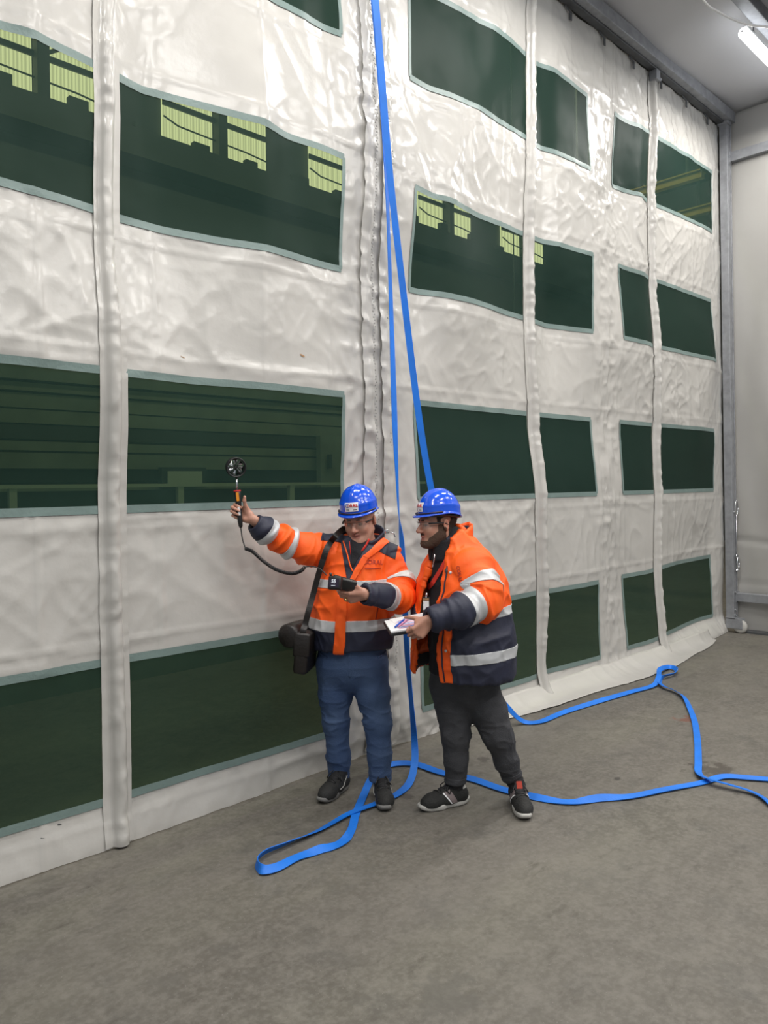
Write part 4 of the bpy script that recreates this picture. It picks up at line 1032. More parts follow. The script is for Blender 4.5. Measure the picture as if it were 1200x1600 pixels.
def shoe(parent, heel, toe, m_upper, m_sole, L=None, spot=None, style='a', roll=0.0):
    """low safety shoe from heel to toe on the ground"""
    heel = np.array(heel, float); toe = np.array(toe, float); heel[2] = toe[2] = 0
    f = toe-heel; Ln = L or np.linalg.norm(f); f /= np.linalg.norm(f); s = np.array([-f[1], f[0], 0]); z = np.array([0, 0, 1.])
    T = lambda a, b, c: heel+f*a*Ln/.30+s*b+z*c       # a along the shoe (0 heel .. .30 toe)
    S = Solid()
    S.cone(T(.040, 0, .048), T(.13, 0, .046), .040, .040, .03)
    S.cone(T(.13, 0, .043), T(.235, .004, .040), .042, .045, .03)
    S.cone(T(.235, .006, .040), T(.262, .004, .036), .042, .034, .02)
    S.cone(T(.055, 0, .07), T(.075, 0, .110), .040, .042, .03, flat=True)
    S.cone(T(.10, 0, .085), T(.19, .002, .055), .030, .030, .03)
    S.cone(T(.075, 0, .100), T(.072, 0, .15), .030, .033, .005, 's')
    S.half(T(0, 0, .022), (0, 0, -1))
    V_, F = S.mesh('shoe', .0042, 2); sh = Shell(V_, F)
    o = sh.obj('shoe', m_upper, parent)
    # sole outline
    out = []
    for t in np.linspace(0, 2*math.pi, 44, endpoint=False):
        a = .15-.158*math.cos(t); wd = .047 if a > .15 else .040; wd -= .006*math.exp(-((a-.12)/.04)**2)
        b = wd*np.sign(math.sin(t))*abs(math.sin(t))**.55; out.append((a-.0, b))
    bm = bmesh.new(); rings = []
    for (zz, g) in ((.003, .94), (.010, 1.0), (.024, 1.02), (.032, .99)):
        rings.append([bm.verts.new(T(.15+(a-.15)*g, b*g, zz+.010*max(0, (a-.22)/.08)**2*(1 if zz < .02 else .6)+.006*max(0, (.03-a)/.03)*(1 if zz < .02 else 1))) for a, b in out])
    for r0, r1 in zip(rings[:-1], rings[1:]):
        for i in range(len(out)): bm.faces.new((r0[i], r0[(i+1) % len(out)], r1[(i+1) % len(out)], r1[i]))
    bm.faces.new(rings[0][::-1]); bm.faces.new(rings[-1]); bmesh.ops.recalc_face_normals(bm, faces=bm.faces)
    me = bpy.data.meshes.new('sole'); bm.to_mesh(me); bm.free(); link('sole', me, m_sole, o)
    # lace rows over the tongue
    for i, a in enumerate((.115, .135, .155, .175, .195)):
        pts = []
        for b in np.linspace(-.030, .030, 9):
            h, n = sh.cast(T(a+.012*(b/.03 if i % 2 else -b/.03)*.5, b, .25), (0, 0, -1))
            if h is not None: pts.append(h+n*.002)
        if len(pts) > 3: mb = MB(); mb.tube(pts, .0030, 6); mb.build('lace', 'black', o, True)
    for sg in (-1, 1):
        h, n = sh.cast(T(.115, 0, .25), (0, 0, -1)); b0 = Vector(T(.112, 0, 0)); zt = h.z if h is not None else .1
        pts = [(b0.x, b0.y, zt+.004), tuple(T(.125, sg*.02, zt+.012)), tuple(T(.150, sg*.038, zt-.012)), tuple(T(.135, sg*.045, zt-.030)), tuple(T(.118, sg*.022, zt-.004))]
        mb = MB(); mb.tube(spline(pts, 5), .0028, 6); mb.build('lace_bow', 'black', o, True)
    side = -s if s[1] > 0 else s                      # the side turned to the viewer
    pl = lambda A, B: [(T(A, 0, 0), -f), (T(B, 0, 0), f)]
    if style == 'a':
        sh.patch('toe_cap', 'shoe_grey' if False else m_upper, o, [(T(.205, 0, 0), -f)], off=.0025, thick=.002)
        for sd in (-1, 1):
            P = [T(.07, 0, .095), T(.115, 0, .055), T(.165, 0, .045), T(.168, 0, .05), T(.12, 0, .064), T(.075, 0, .100)]
            pts = []
            for p in spline(P[:3], 6):
                h, n = sh.cast(p+s*sd*.2, -s*sd)
                if h is not None: pts.append(h+n*.0015)
            if len(pts) > 3: mb = MB(); mb.tube(pts, .0022, 6); mb.build('side_piping', 'sole_light', o, True)
        sh.patch('heel_collar', 'shoe_grey', o, [(T(.085, 0, .0), f), (T(0, 0, .085), (0, 0, -1))], off=.002, thick=.002)
    else:
        for sd in (-1, 1):
            q = [T(.085, 0, .030), T(.120, 0, .030), T(.165, 0, .088), T(.130, 0, .100)]
            sh.patch('side_stripe', 'shoe_taupe', o, poly_planes(q, s), face=s*sd, off=.002, thick=.001)
            q = [T(.122, 0, .030), T(.130, 0, .030), T(.175, 0, .085), T(.167, 0, .088)]
            sh.patch('side_stripe', 'paper', o, poly_planes(q, s), face=s*sd, off=.0025, thick=.001)
        sh.patch('heel_collar', 'sole_light', o, [(T(.05, 0, 0), f), (T(0, 0, .092), (0, 0, -1))], off=.002, thick=.002)
    return o, T
def cloth_noise(V_, amp, fx, fy, fz, seed, p=3.0):
    """soft creases"""
    x, y, z = V_[:, 0], V_[:, 1], V_[:, 2]; w = .06*(vnoise(x*6, y*6, z*6+seed)-.5)
    r = (1-np.abs(2*vnoise((x+w)*fx+seed, (y+w)*fy, (z+w)*fz+seed*.7)-1))**p
    return amp*(r-.3)
def seg_of(V_, P):
    d = []
    for i in range(len(P)-1):
        ab = P[i+1]-P[i]; t = np.clip((V_-P[i])@ab/(ab@ab), 0, 1); d.append(np.linalg.norm(V_-P[i]-t[:, None]*ab, axis=1))
    return np.argmin(d, 0)
def cuff_hole(S, P, r):
    ax = P[-1]-P[-2]; ax /= np.linalg.norm(ax); S.cone(P[-1]-ax*.03, P[-1]+ax*.06, r, r, .006, 's')
def along(V_, P):
    """arc length along a sleeve's axis"""
    best = np.full(len(V_), 9.0); out = np.zeros(len(V_)); s0 = 0.0
    for i in range(len(P)-1):
        ab = P[i+1]-P[i]; L = np.linalg.norm(ab); t = np.clip((V_-P[i])@ab/(L*L), 0, 1); d = np.linalg.norm(V_-P[i]-t[:, None]*ab, axis=1)
        m = d < best; out[m] = s0+t[m]*L; best[m] = d[m]; s0 += L
    return out
def sleeve_folds(V_, P, amp, seed):
    """creases running round the arm, deepest at the elbow"""
    s = along(V_, P); x, y, z = V_.T; w = .05*(vnoise(x*7, y*7, z*7+seed)-.5); bend = np.linalg.norm(P[1]-P[0])+np.linalg.norm(P[2]-P[1])
    k = .55+.8*np.exp(-((s-bend)/.10)**2)
    r = ridged((s+w*1.4)*15+seed, x*5+seed, y*5+z*3, 2.2)+.6*ridged((s+w)*27+2*x, z*7+seed, y*7, 2.5)
    return amp*k*(r-.5)
def torso_folds(V_, amp, seed):
    x, y, z = V_.T; w = .06*(vnoise(x*5, y*5, z*5+seed)-.5)
    r = ridged((x+w)*9+1.2*z+seed, y*6, (z+w)*3.2, 2.5)+.7*ridged((x+w)*6-5*z+seed, y*5, (z+w)*9, 3.5)+.5*ridged((x+w)*15+4*z, y*9, z*7+seed, 3)
    return amp*(r-.6)
def collar(parent, c, R, r0, r1, h, gap, m, name='collar', front=0.0, lean=0.0, thick=.008, crumple=.006, seed=0.0, hfront=.5):
    """standing collar open at the front (-y of its frame) by gap radians each side"""
    c = np.array(c, float); n, k = 60, 9; Va = []
    for i in range(n):
        a = gap+(2*math.pi-2*gap)*i/(n-1)+front; ff = (math.cos(a)+1)/2
        for j in range(k):
            t = j/(k-1); rx = r0+(r1-r0)*t; hh = h*(1-(1-hfront)*ff)
            w = crumple*(vnoise(a*2.4+seed, t*2.2, seed)-.5)*2
            Va.append(c+R@np.array([math.sin(a)*(rx+w), -math.cos(a)*(rx+w)*1.08+lean*t, hh*t+w*.5*t]))
    i = np.arange(n*k).reshape(n, k); F = np.stack([i[:-1, :-1], i[1:, :-1], i[1:, 1:], i[:-1, 1:]], -1).reshape(-1, 4)
    o = link(name, from_arrays(name, np.array(Va), F), m, parent)
    md = o.modifiers.new('thickness', 'SOLIDIFY'); md.thickness = thick; md.offset = 0
    return o
# ================================================================== first man: arm stretched out with the probe
A = Spot(4.25, -.165)
hA = A(561.5, 812, .045); RA = rot3(math.radians(-17), math.radians(13), math.radians(-3))
B_ = Solid()
head_prims(B_, hA, RA, heavy=True, mouth=.0060)
nk = A(567, 868, .085)
B_.cone(hA+RA@np.array([0, .02, -.07]), nk, .062, .070, .03)
# body core under the clothes
B_.cone(nk, A(558, 950, .10), .09, .13, .06, sq=((0, 1, 0), 1.3)); B_.cone(A(558, 950, .10), A(551, 1025, .10), .13, .13, .05, sq=((0, 1, 0), 1.25))
B_.cone(A(515, 862, .08), A(608, 876, .08), .05, .05, .05)
wrA = A(392, 810, -.155); wlA = A(571, 929, -.250)
B_.chain([A(512, 862, .07), A(446, 846, -.03), wrA], [.048, .04, .027], k=.03)
B_.chain([A(612, 880, .07), A(628, 935, -.02), wlA], [.048, .042, .028], k=.03)
lA = [A(524, 1035, .12), A(525, 1128, .11), A(532, 1206, .12)]; rA = [A(577, 1035, .10), A(588, 1128, .05), A(594, 1208, .03)]
gl = A.from_world(on_ground(541, 1229)); tl = A.from_world(on_ground(503, 1256)); gr = A.from_world(on_ground(595, 1237)); tr = A.from_world(on_ground(602, 1268))
for lg, g, t in ((lA, gl, tl), (rA, gr, tr)):
    B_.chain(lg, [.085, .05, .036], k=.03)
    f = (t-g)/np.linalg.norm(t-g); ank = g+f*.07+np.array([0, 0, .10])
    B_.cone(lg[2], ank, .036, .034, .02); B_.cone(ank, g+f*.20+np.array([0, 0, .05]), .032, .026, .03)
# right hand round the probe handle: palm to the viewer, fingers wrapping from behind
HND = [A(370.5, 766, -.184), A(376, 822, -.184)]     # handle axis, top and bottom
hax = (HND[0]-HND[1])/np.linalg.norm(HND[0]-HND[1])
wrh = wrA+np.array([.0, .0, .0])
tipsR = hand_prims(B_, wrA, (-.88, .05, .45), (-.06, -1, .10), (.45, 0, 1),
                   ((62, 78, 40), (66, 80, 40), (68, 80, 40), (70, 80, 42)), ((.75, .45, .55, .034), (.50, .45, .75, .028), (.30, .25, .90, .022)), .98)
# left hand holding the meter: back of the hand to the viewer
tipsL = hand_prims(B_, wlA+np.array([.004, 0, 0]), (-1, -.14, -.10), (.05, .75, .62), (0, -.55, .85),
                   ((28, 42, 22), (30, 45, 24), (32, 46, 25), (36, 46, 26)), ((.72, .25, .75, .040), (.9, .35, .35, .032), (.95, .30, -.05, .026)), 1.02)
VA, FA = B_.mesh('person', .0036, 1)
shA = Shell(VA, FA)
meA = from_arrays('person', VA, FA)
paint_skin(meA, B_, VA, (.50, .265, .190), (.40, .135, .11))
manA = link('person', meA, 'skin'); manA.location = A.loc; manA.rotation_euler = (0, 0, A.rot)
tag(manA, 'person in blue jeans with one arm stretched out, holding a probe and a black meter', 'person')
hloc = lambda R, c, P: (np.asarray(P)-np.asarray(c))@R
q = hloc(RA, hA, VA)
near = np.linalg.norm(q, axis=1) < .16
hm = near & (q[:, 2] > -.035) & (q[:, 1] > -.02+.6*np.clip(-q[:, 2], 0, 1)) & ~((np.abs(q[:, 0]) > .072) & (q[:, 1] < .04) & (q[:, 2] < .03))
shA.patch('hair', 'hair_grey', manA, [], hm, off=.003, thick=0, rough=lambda c: .002*(vnoise(c.x*300, c.y*300, c.z*120)-.5))
for sx in (-1, 1):
    pts = [hA+RA@np.array([sx*x, y, z]) for x, y, z in ((.016, -.098, .021), (.030, -.0975, .023), (.044, -.088, .017))]
    mb = MB(); mb.tube(pts, [.003, .004, .002], 6); mb.build('eyebrow', 'hair_grey', manA, True)
helmet(manA, hA, RA, tilt=math.radians(-4), hh=.146); glasses(manA, hA, RA)
# jeans
J = Solid(); yq = ((0, 1, 0), 1.30)
J.cone(A(551, 1000, .10), A(550, 1030, .10), .185, .192, .05, sq=yq, grp='hip')
J.chain([A(523, 1040, .11), A(524, 1085, .11), A(525, 1130, .10), A(529, 1180, .115), A(530, 1213, .125)], [.106, .090, .071, .064, .061], k=.03, grp='l', flat=True)
J.chain([A(578, 1040, .09), A(583, 1085, .07), A(590, 1130, .045), A(593, 1180, .03), A(594, 1219, .022)], [.104, .091, .073, .065, .062], k=.03, grp='r', flat=True)
V_, F = J.mesh('jeans', .006, 1); sh = Shell(V_, F)
zz = V_[:, 2]; knee = np.exp(-((zz-.42)/.12)**2)+np.exp(-((zz-.17)/.07)**2)*.7+.4
sh.displace(cloth_noise(V_, .0055, 7, 7, 17, 2.0, 3)*knee+cloth_noise(V_, .0045, 14, 14, 24, 8.0, 4)*knee)
jn = sh.obj('jeans', 'denim', manA)
sh.patch('fly_seam', 'denim', jn, poly_planes([A(544, 1000, 0), A(549, 1000, 0), A(549, 1055, 0), A(545, 1055, 0)]), face=(0, -1, 0), off=.002, thick=.002)
for q4 in ([A(497, 1021, 0), A(512, 1027, 0), A(511, 1029, 0), A(496, 1023, 0)], [A(590, 1027, 0), A(604, 1021, 0), A(605, 1023, 0), A(591, 1029, 0)]):
    sh.patch('pocket_edge', 'denim', jn, poly_planes(q4), face=(0, -1, 0), off=.003, thick=.003)
for k_, lg in (('l', [A(530, 1205, .125), A(530, 1212, .125)]), ('r', [A(594, 1211, .022), A(594, 1218, .022)])):
    g = J.groups(sh.V, ['l', 'r']); sh.patch('leg_hem', 'denim', jn, slab(lg[0], lg[1]), (g[0] < g[1]) if k_ == 'l' else (g[1] < g[0]), off=.002, thick=.002)
shA.patch('sock', 'black_soft', manA, [((0, 0, .30), (0, 0, 1))], VA[:, 0] < (gl[0]+gr[0])/2, off=.004, thick=0); shA.patch('sock', 'black_soft', manA, [((0, 0, .30), (0, 0, 1))], VA[:, 0] > (gl[0]+gr[0])/2, off=.004, thick=0)
shoe(manA, gl, tl, 'shoe_black', 'sole_grey', .275, style='a'); shoe(manA, gr, tr, 'shoe_black', 'sole_grey', .28, style='a')
# jacket
K_ = Solid(); yq = ((0, 1, 0), 1.28)
K_.cone(A(548, 1024, .10), A(549, 975, .095), .205, .218, .03, sq=yq, grp='torso')
K_.cone(A(549, 975, .09), A(559, 920, .085), .222, .222, .05, sq=yq, grp='torso'); K_.cone(A(559, 920, .085), A(564, 885, .085), .222, .190, .05, sq=yq, grp='torso')
K_.cone(A(520, 866, .085), A(604, 876, .085), .078, .078, .07, grp='torso')
K_.cone(A(565, 885, .085), A(567, 852, .095), .13, .088, .06, sq=((0, 1, 0), 1.1), grp='torso')
sR = [A(514, 862, .075), A(482, 858, .03), A(446, 846, -.03), A(414, 829, -.105), A(397, 816, -.145)]
sL = [A(608, 884, .075), A(622, 912, .03), A(625, 934, -.04), A(600, 931, -.165), A(570, 929, -.24)]
K_.chain(sR, [.094, .084, .064, .053, .049], k=.05, grp='armr', flat=True); cuff_hole(K_, sR, .038)
K_.chain(sL, [.088, .078, .067, .056, .050], k=.035, grp='arml', flat=True); cuff_hole(K_, sL, .039)
K_.half(A(548, 1009, .1), (0, 0, -1)); 
K_.cone(hA+RA@np.array([0, .01, -.09]), A(567, 840, .08), .066, .085, .01, 's'); K_.cone(A(566, 868, .07), A(567, 830, .07), .062, .095, .01, 's')
V_, F = K_.mesh('jacket', .0058, 2); sh = Shell(V_, F)
g = K_.groups(sh.V, ['torso', 'armr', 'arml']); idn = g.argmin(0)
arm = (idn > 0)
cz = np.where(idn == 1, sleeve_folds(sh.V, sR, .020, 3.0), np.where(idn == 2, sleeve_folds(sh.V, sL, .020, 9.0), torso_folds(sh.V, .017, 5.0)))
cz = np.clip(cz, -.014, .018)
for _ in range(1):
    t = np.zeros(len(sh.V)); ct = np.zeros(len(sh.V))
    for a_, b_ in ((0, 1), (1, 2), (2, 3), (3, 0)): np.add.at(t, F[:, a_], cz[F[:, b_]]); np.add.at(ct, F[:, a_], 1)
    cz = .5*cz+.5*t/np.maximum(ct, 1)
sh.displace(cz)
jk = sh.obj('jacket', 'orange', manA); jk['label'] = 'orange high-visibility jacket with navy shoulders and hem'
tm, rm, lm = idn == 0, idn == 1, idn == 2
gR, gL = seg_of(sh.V, sR), seg_of(sh.V, sL)
al = lambda P, i, t: P[i]*(1-t)+P[i+1]*t
def band(sh_, P, m, a, b, mask, name='reflective_band', **kw):
    """piece of sleeve between chain positions a and b (segment.fraction)"""
    ia, ib = min(int(a), len(P)-2), min(int(b), len(P)-2); pa, pb = al(P, ia, a-ia), al(P, ib, b-ib); ax = pb-pa
    return sh_.patch(name, m, kw.pop('parent'), [(pa, -(P[ia+1]-P[ia])), (pb, P[ib+1]-P[ib])], mask, **kw)
band(sh, sR, 'reflect', 1.70, 2.02, rm & (gR > 0), parent=jk, off=.004)
band(sh, sR, 'reflect', 2.68, 3.12, rm & (gR > 1), parent=jk, off=.004)
band(sh, sR, 'navy', 3.12, 4.25, rm & (gR > 1), name='cuff_panel', parent=jk, off=.003)
band(sh, sL, 'reflect', .72, 1.28, lm & (gL < 2), parent=jk, off=.004)
band(sh, sL, 'reflect', 2.55, 2.95, lm & (gL > 1), parent=jk, off=.004)
band(sh, sL, 'navy', 2.95, 4.25, lm & (gL > 1), name='cuff_panel', parent=jk, off=.003)
Zv = lambda v: A(555, v, -.08)
sh.patch('reflective_band', 'reflect', jk, [(Zv(970), (0, 0, 1)), (Zv(987), (0, 0, -1))], tm, off=.004)
sh.patch('reflective_band', 'reflect', jk, [(Zv(907), (0, 0, 1)), (Zv(920), (0, 0, -1))], tm, off=.004)
sh.patch('hem_panel', 'navy', jk, [(Zv(987), (0, 0, 1))], tm, off=.003)
fr = (0, -1, 0)
# navy yokes on both shoulders
sh.patch('shoulder_yoke', 'navy', jk, poly_planes([A(503, 822, 0), A(538, 822, 0), A(534, 848, 0), A(502, 844, 0)]), off=.003, thick=.003)
sh.patch('shoulder_yoke', 'navy', jk, poly_planes([A(596, 838, 0), A(624, 846, 0), A(617, 874, 0), A(590, 860, 0)]), off=.003, thick=.003)
# open neck: dark lining wedge, lapel fold, front placket
sh.patch('inner_jacket', 'navy', jk, poly_planes([A(531, 838, 0), A(597, 838, 0), A(551, 908, 0), A(545, 908, 0)]), tm | True, face=fr, off=.005, thick=.003)
sh.patch('inner_shirt', 'sweater', jk, poly_planes([A(549, 845, 0), A(578, 845, 0), A(553, 884, 0), A(549, 884, 0)]), face=fr, off=.008, thick=.003)
lap = [[A(597, 843, 0), A(607, 849, 0), A(575, 871, 0), A(567, 868, 0)], [A(568, 866, 0), A(576, 870, 0), A(553, 908, 0), A(547, 903, 0)]]
for q4 in lap: sh.patch('lapel', 'orange', jk, poly_planes(q4), face=fr, off=.012, thick=.012)
sh.patch('placket', 'orange', jk, poly_planes([A(530, 926, 0), A(544, 926, 0), A(538, 1022, 0), A(522, 1022, 0)]), face=fr, off=.012, thick=.010, single=True)
mb = MB()
pts = []
for u, v in ((521, 848), (526, 860), (534, 880), (540, 900), (545, 912)):
    h, n = sh.cast(A(u, v, -.6), (0, 1, 0))
    if h is not None: pts.append(h+n*.007)
mb.tube(spline([tuple(p) for p in pts], 5), .004, 6); mb.build('zip_edge', 'orange', jk, True)
# red lanyard
for uv in (((546, 846), (547, 856), (548, 868), (549, 880), (549.5, 888)), ((577, 842), (573, 850), (567, 859), (560, 869), (554, 878))):
    pts = []
    for u, v in uv:
        h, n = sh.cast(A(u, v, -.6), (0, 1, 0)); yy = (h.y-.011) if h is not None and h.y < .02 else -.045-.0012*(v-842)
        pts.append(A(u, v, min(yy, -.02)))
    mb = MB(); mb.tube(spline(pts, 5), .0065, 8, flat=.35); mb.build('lanyard', 'red_cloth', manA, True)
# pockets and chest print
lettering(sh, 'CORAL', .032, A(583, 877, 0), (1, 0, -.08), (.05, 0, 1), (0, 1, 0), 'ink_maroon', jk, off=.004, bold=.0006)
sh.patch('print_line', 'ink_maroon', jk, poly_planes([A(571, 885, 0), A(595, 885.5, 0), A(595, 886.8, 0), A(571, 886.3, 0)]), face=fr, off=.003, thick=.001)
collar(jk, A(565, 862, .080), rot3(math.radians(-8), math.radians(6)), .112, .120, .150, .55, 'navy', crumple=.010, seed=2.0, hfront=.45)
sh.patch('pocket_seam', 'ink_maroon', jk, poly_planes([A(590, 944, 0), A(592, 944, 0), A(588, 965, 0), A(586.5, 965, 0)]), face=fr, off=.0015, thick=.001)
# wedding ring and watch strap
fr3 = B_.p
mb = MB(); p0 = A(541, 937, -.27); mb.lathe([(.0105, -.003), (.0115, 0), (.0105, .003), (.0098, 0)], frame_to(p0, (-1, .2, -.1)), 18, True); mb.build('ring', 'gold', manA, True)
shJackA = sh

# ---------------------------------------------------------------- shoulder bag
org = A(475, 1046, .0); wb = lambda p: Vector(p)-Vector(org)
ow = Matrix.Rotation(A.rot, 3, 'Z') @ Vector(org); bag = thing('shoulder_bag', 'black leather shoulder bag hanging at the hip of the person in jeans', 'bag', Vector(A.loc)+ow, A.rot)
c0, c1 = A(466, 986, .10), A(491, 1047, -.03)
mb = MB(org); mxb = Matrix.Translation(Vector((c0+c1)/2)) @ Matrix.Rotation(math.radians(6), 4, 'Y') @ Matrix.Rotation(math.radians(-9), 4, 'Z')
mb.box((-.040, -.115, -.112), (.040, .115, .112), .018, mxb); mb.build('body', 'leather', bag, True)
mb = MB(org); mb.box((-.049, -.118, -.02), (.047, .118, .118), .016, mxb); mb.build('flap', 'leather', bag, True)
mb = MB(org); cc = A(462, 990, .03); mb.lathe([(0, -.085), (.055, -.085), (.066, -.075), (.068, 0), (.066, .075), (.055, .085), (0, .085)], frame_to(cc, (-.45, -.9, 0)), 24); mb.build('side_pouch', 'leather', bag, True)
mb = MB(org); mb.box((-.052, -.02, -.045), (-.046, .02, .005), .003, mxb); mb.build('buckle', 'galv_dark', bag)
pts = []; K2 = []
for u, v in ((477, 975), (482, 955), (489, 930), (497, 900), (505, 874), (514, 852), (524, 838), (533, 829)):
    h, n = sh.cast(A(u, v, -.6), (0, 1, 0))
    y = (h.y if h is not None else -.06)-.016
    if v > 950: y = min(y, -.05)
    if v < 835: y = A(0, 0, .02)[1]
    pts.append(A(u, v, y))
pts = [A(473, 1000, -.065), A(474, 985, -.07)]+pts+[A(541, 826, .10), A(548, 838, .19)]
P = spline(pts, 8)
for i_ in range(len(P)):
    ys = [sh.cast((P[i_][0]+dx, -.8, P[i_][2]), (0, 1, 0))[0] for dx in (-.018, 0, .018)]; ys = [h_.y for h_ in ys if h_ is not None]
    if ys and P[i_][2] > 1.0 and i_ < len(P)-14: P[i_][1] = min(min(ys)-.010, P[i_][1])
for _ in range(2): P[1:-1, 1] = np.minimum(P[1:-1, 1], (P[:-2, 1]+P[2:, 1])/2)
tg = np.gradient(P, axis=0); tg /= np.linalg.norm(tg, axis=1)[:, None]
wd = np.cross(tg, np.array([0, -1., 0])); wd /= np.linalg.norm(wd, axis=1)[:, None]+1e-9; nm = np.cross(tg, wd)
wd *= .84; R_ = np.stack([P-wd*.019-nm*.002, P+wd*.019-nm*.002, P+wd*.019+nm*.002, P-wd*.019+nm*.002], 1); n_ = len(P); i = np.arange(n_*4).reshape(n_, 4)
F4 = np.stack([i[:-1], i[1:], np.roll(i, -1, 1)[1:], np.roll(i, -1, 1)[:-1]], -1).reshape(-1, 4)
link('carry_strap', from_arrays('carry_strap', R_.reshape(-1, 3)-org, F4), 'leather', bag, smooth=False)

# ---------------------------------------------------------------- vane probe with cable and meter
org = HND[1]; ow = Matrix.Rotation(A.rot, 3, 'Z') @ Vector(org)
an = thing('anemometer', 'black vane probe with silver fan, coiled cable and hand-held meter', 'meter', Vector(A.loc)+ow, A.rot)
an['label'] = 'black vane anemometer held up against the green window, cabled to a hand meter'
mb = MB(org); hp = lambda t: HND[1]+(HND[0]-HND[1])*t
mb.tube([hp(t) for t in (-.05, 0, .15, .5, .85, .97, 1.0)], [.006, .011, .0135, .0150, .0175, .0175, .012], 16); hd_ = mb.build('handle', 'black', an, True)
sd = np.cross(hax, np.array([0, -1., 0]))
def label_on(t0, t1, w, m, nme):
    mb = MB(org); f = np.array([0, -1., 0]); f = f-(f@hax)*hax; r = .019
    mb.poly([hp(t0)+f*r-sd*w+sd*.003, hp(t0)+f*r+sd*w+sd*.003, hp(t1)+f*(r+.0015)+sd*w+sd*.003, hp(t1)+f*(r+.0015)-sd*w+sd*.003], tuple(f*-.003)); return mb.build(nme, m, hd_)
label_on(.70, .94, -.007, 'orange_label', 'orange_label'); label_on(.30, .54, -.006, 'paper', 'white_label')
mb = MB(org); mb.lathe([(.0185, -.004), (.0195, 0), (.0185, .004)], frame_to(hp(.985), hax), 18); mb.build('trim_ring', 'ink_red', hd_, True)
hc = A(368.5, 730, -.184)
mb = MB(org); mb.tube([hp(.99), hc+(HND[0]-hc)/np.linalg.norm(HND[0]-hc)*.050], .0055, 10); mb.build('shaft', 'chrome', an, True)
vax = np.array([.34, -.93, -.12]); vax /= np.linalg.norm(vax)
mx = frame_to(hc, vax, (0, 0, 1))
mb = MB(org); mb.lathe([(.047, -.022), (.052, -.022), (.0535, -.016), (.0535, .016), (.052, .022), (.047, .022), (.045, .016), (.045, -.016)], mx, 40, True); vh = mb.build('vane_ring', 'black', an, True)
mb = MB(org); mb.lathe([(0, -.012), (.008, -.010), (.009, .008), (.004, .014), (0, .015)], mx, 16); mb.build('hub', 'black', vh, True)
for k in range(3):
    a = math.pi/2+k*2*math.pi/3; mb = MB(org); mb.tube([mx @ Vector((0, 0, .015)), mx @ Vector((.046*math.cos(a), .046*math.sin(a), .018))], .0022, 6); mb.build('spoke', 'black', vh, True)
for k in range(7):
    a = k*2*math.pi/7; Vb = []
    for r in (.008, .020, .032, .043):
        for t in (-.5, 0, .5):
            aa = a+t*.72; Vb.append(np.array(mx @ Vector((r*math.cos(aa), r*math.sin(aa), -.009+t*.018)))-org)
    i = np.arange(12).reshape(4, 3); Fb = np.stack([i[:-1, :-1], i[1:, :-1], i[1:, 1:], i[:-1, 1:]], -1).reshape(-1, 4)
    o = link('blade', from_arrays('blade', np.array(Vb), Fb), 'chrome', vh); md = o.modifiers.new('thickness', 'SOLIDIFY'); md.thickness = .001
# cable: thin lead, coil, thin lead
MET = [A(522, 908, -.315), A(552, 916, -.275)]         # meter axis from display end to the hand
lead = [hp(-.05), A(377, 830, -.186), A(379, 843, -.19), A(383.5, 857, -.20)]
mb = MB(org); mb.tube(spline(lead, 6), .0032, 8); mb.build('lead', 'black', an, True)
path = spline([A(383.5, 857, -.20), A(395, 862, -.215), A(412, 877, -.225), A(432, 890, -.24), A(455, 896, -.26), A(470, 892, -.275), A(476, 886, -.28)], 40)
ds = np.linalg.norm(np.diff(path, axis=0), axis=1); cs = np.concatenate([[0], np.cumsum(ds)]); n = 1500; ss = np.linspace(0, cs[-1], n); cp = np.stack([np.interp(ss, cs, path[:, j]) for j in range(3)], -1)
tg = np.gradient(cp, axis=0); tg /= np.linalg.norm(tg, axis=1)[:, None]; n1 = np.cross(tg, [0, 1., 0]); n1 /= np.linalg.norm(n1, axis=1)[:, None]; n2 = np.cross(tg, n1)
ph = ss/.0066*2*math.pi; hel = cp+(n1*np.cos(ph)[:, None]+n2*np.sin(ph)[:, None])*.0075
mb = MB(org); mb.tube(hel, .0029, 5); mb.build('coiled_cable', 'black', an, True)
mb = MB(org); mb.tube(spline([A(476, 886, -.28), A(487, 885, -.285), A(500, 889, -.30), A(511, 899, -.32)], 8), .003, 8); mb.build('lead', 'black', an, True)
ma = (MET[1]-MET[0]); ml = np.linalg.norm(ma); mxm = frame_to(tuple((MET[0]+MET[1])/2), tuple(ma), (.25, -.35, .9))
mb = MB(org); mb.box((-.032, -.018, -ml/2-.012), (.032, .018, ml/2+.01), .009, mxm); mt = mb.build('meter_body', 'black', an, True)
fcz = np.array([-.32, -.90, .28]); fcz /= np.linalg.norm(fcz); sc = A(523, 910, -.35); mxs = frame_to(tuple(sc), tuple(fcz), (1, 0, -.1))
mb = MB(org); mb.box((-.038, -.036, -.030), (.034, .034, .004), .008, mxs); hdp = mb.build('display_housing', 'black', an, True)
mb = MB(org); mb.box((-.030, -.024, .004), (.024, .018, .0052), 0, mxs); sg = mb.build('screen', 'helmet_dark', hdp)
for body, sz, yy in (('55', .025, .004), ('-----', .014, -.016)):
    me = text_mesh(body, sz, .0006)
    for v in me.vertices: v.co = (mxs @ Vector((v.co.x-.004, v.co.y+yy, .0062)))-Vector(org)
    link('digits', me, 'screen', sg, False)
mb = MB(org); mb.tube([mxs @ Vector((-.030, .034, -.012)), mxs @ Vector((-.034, .050, -.012))], .007, 8); mb.build('cable_plug', 'black', hdp, True)
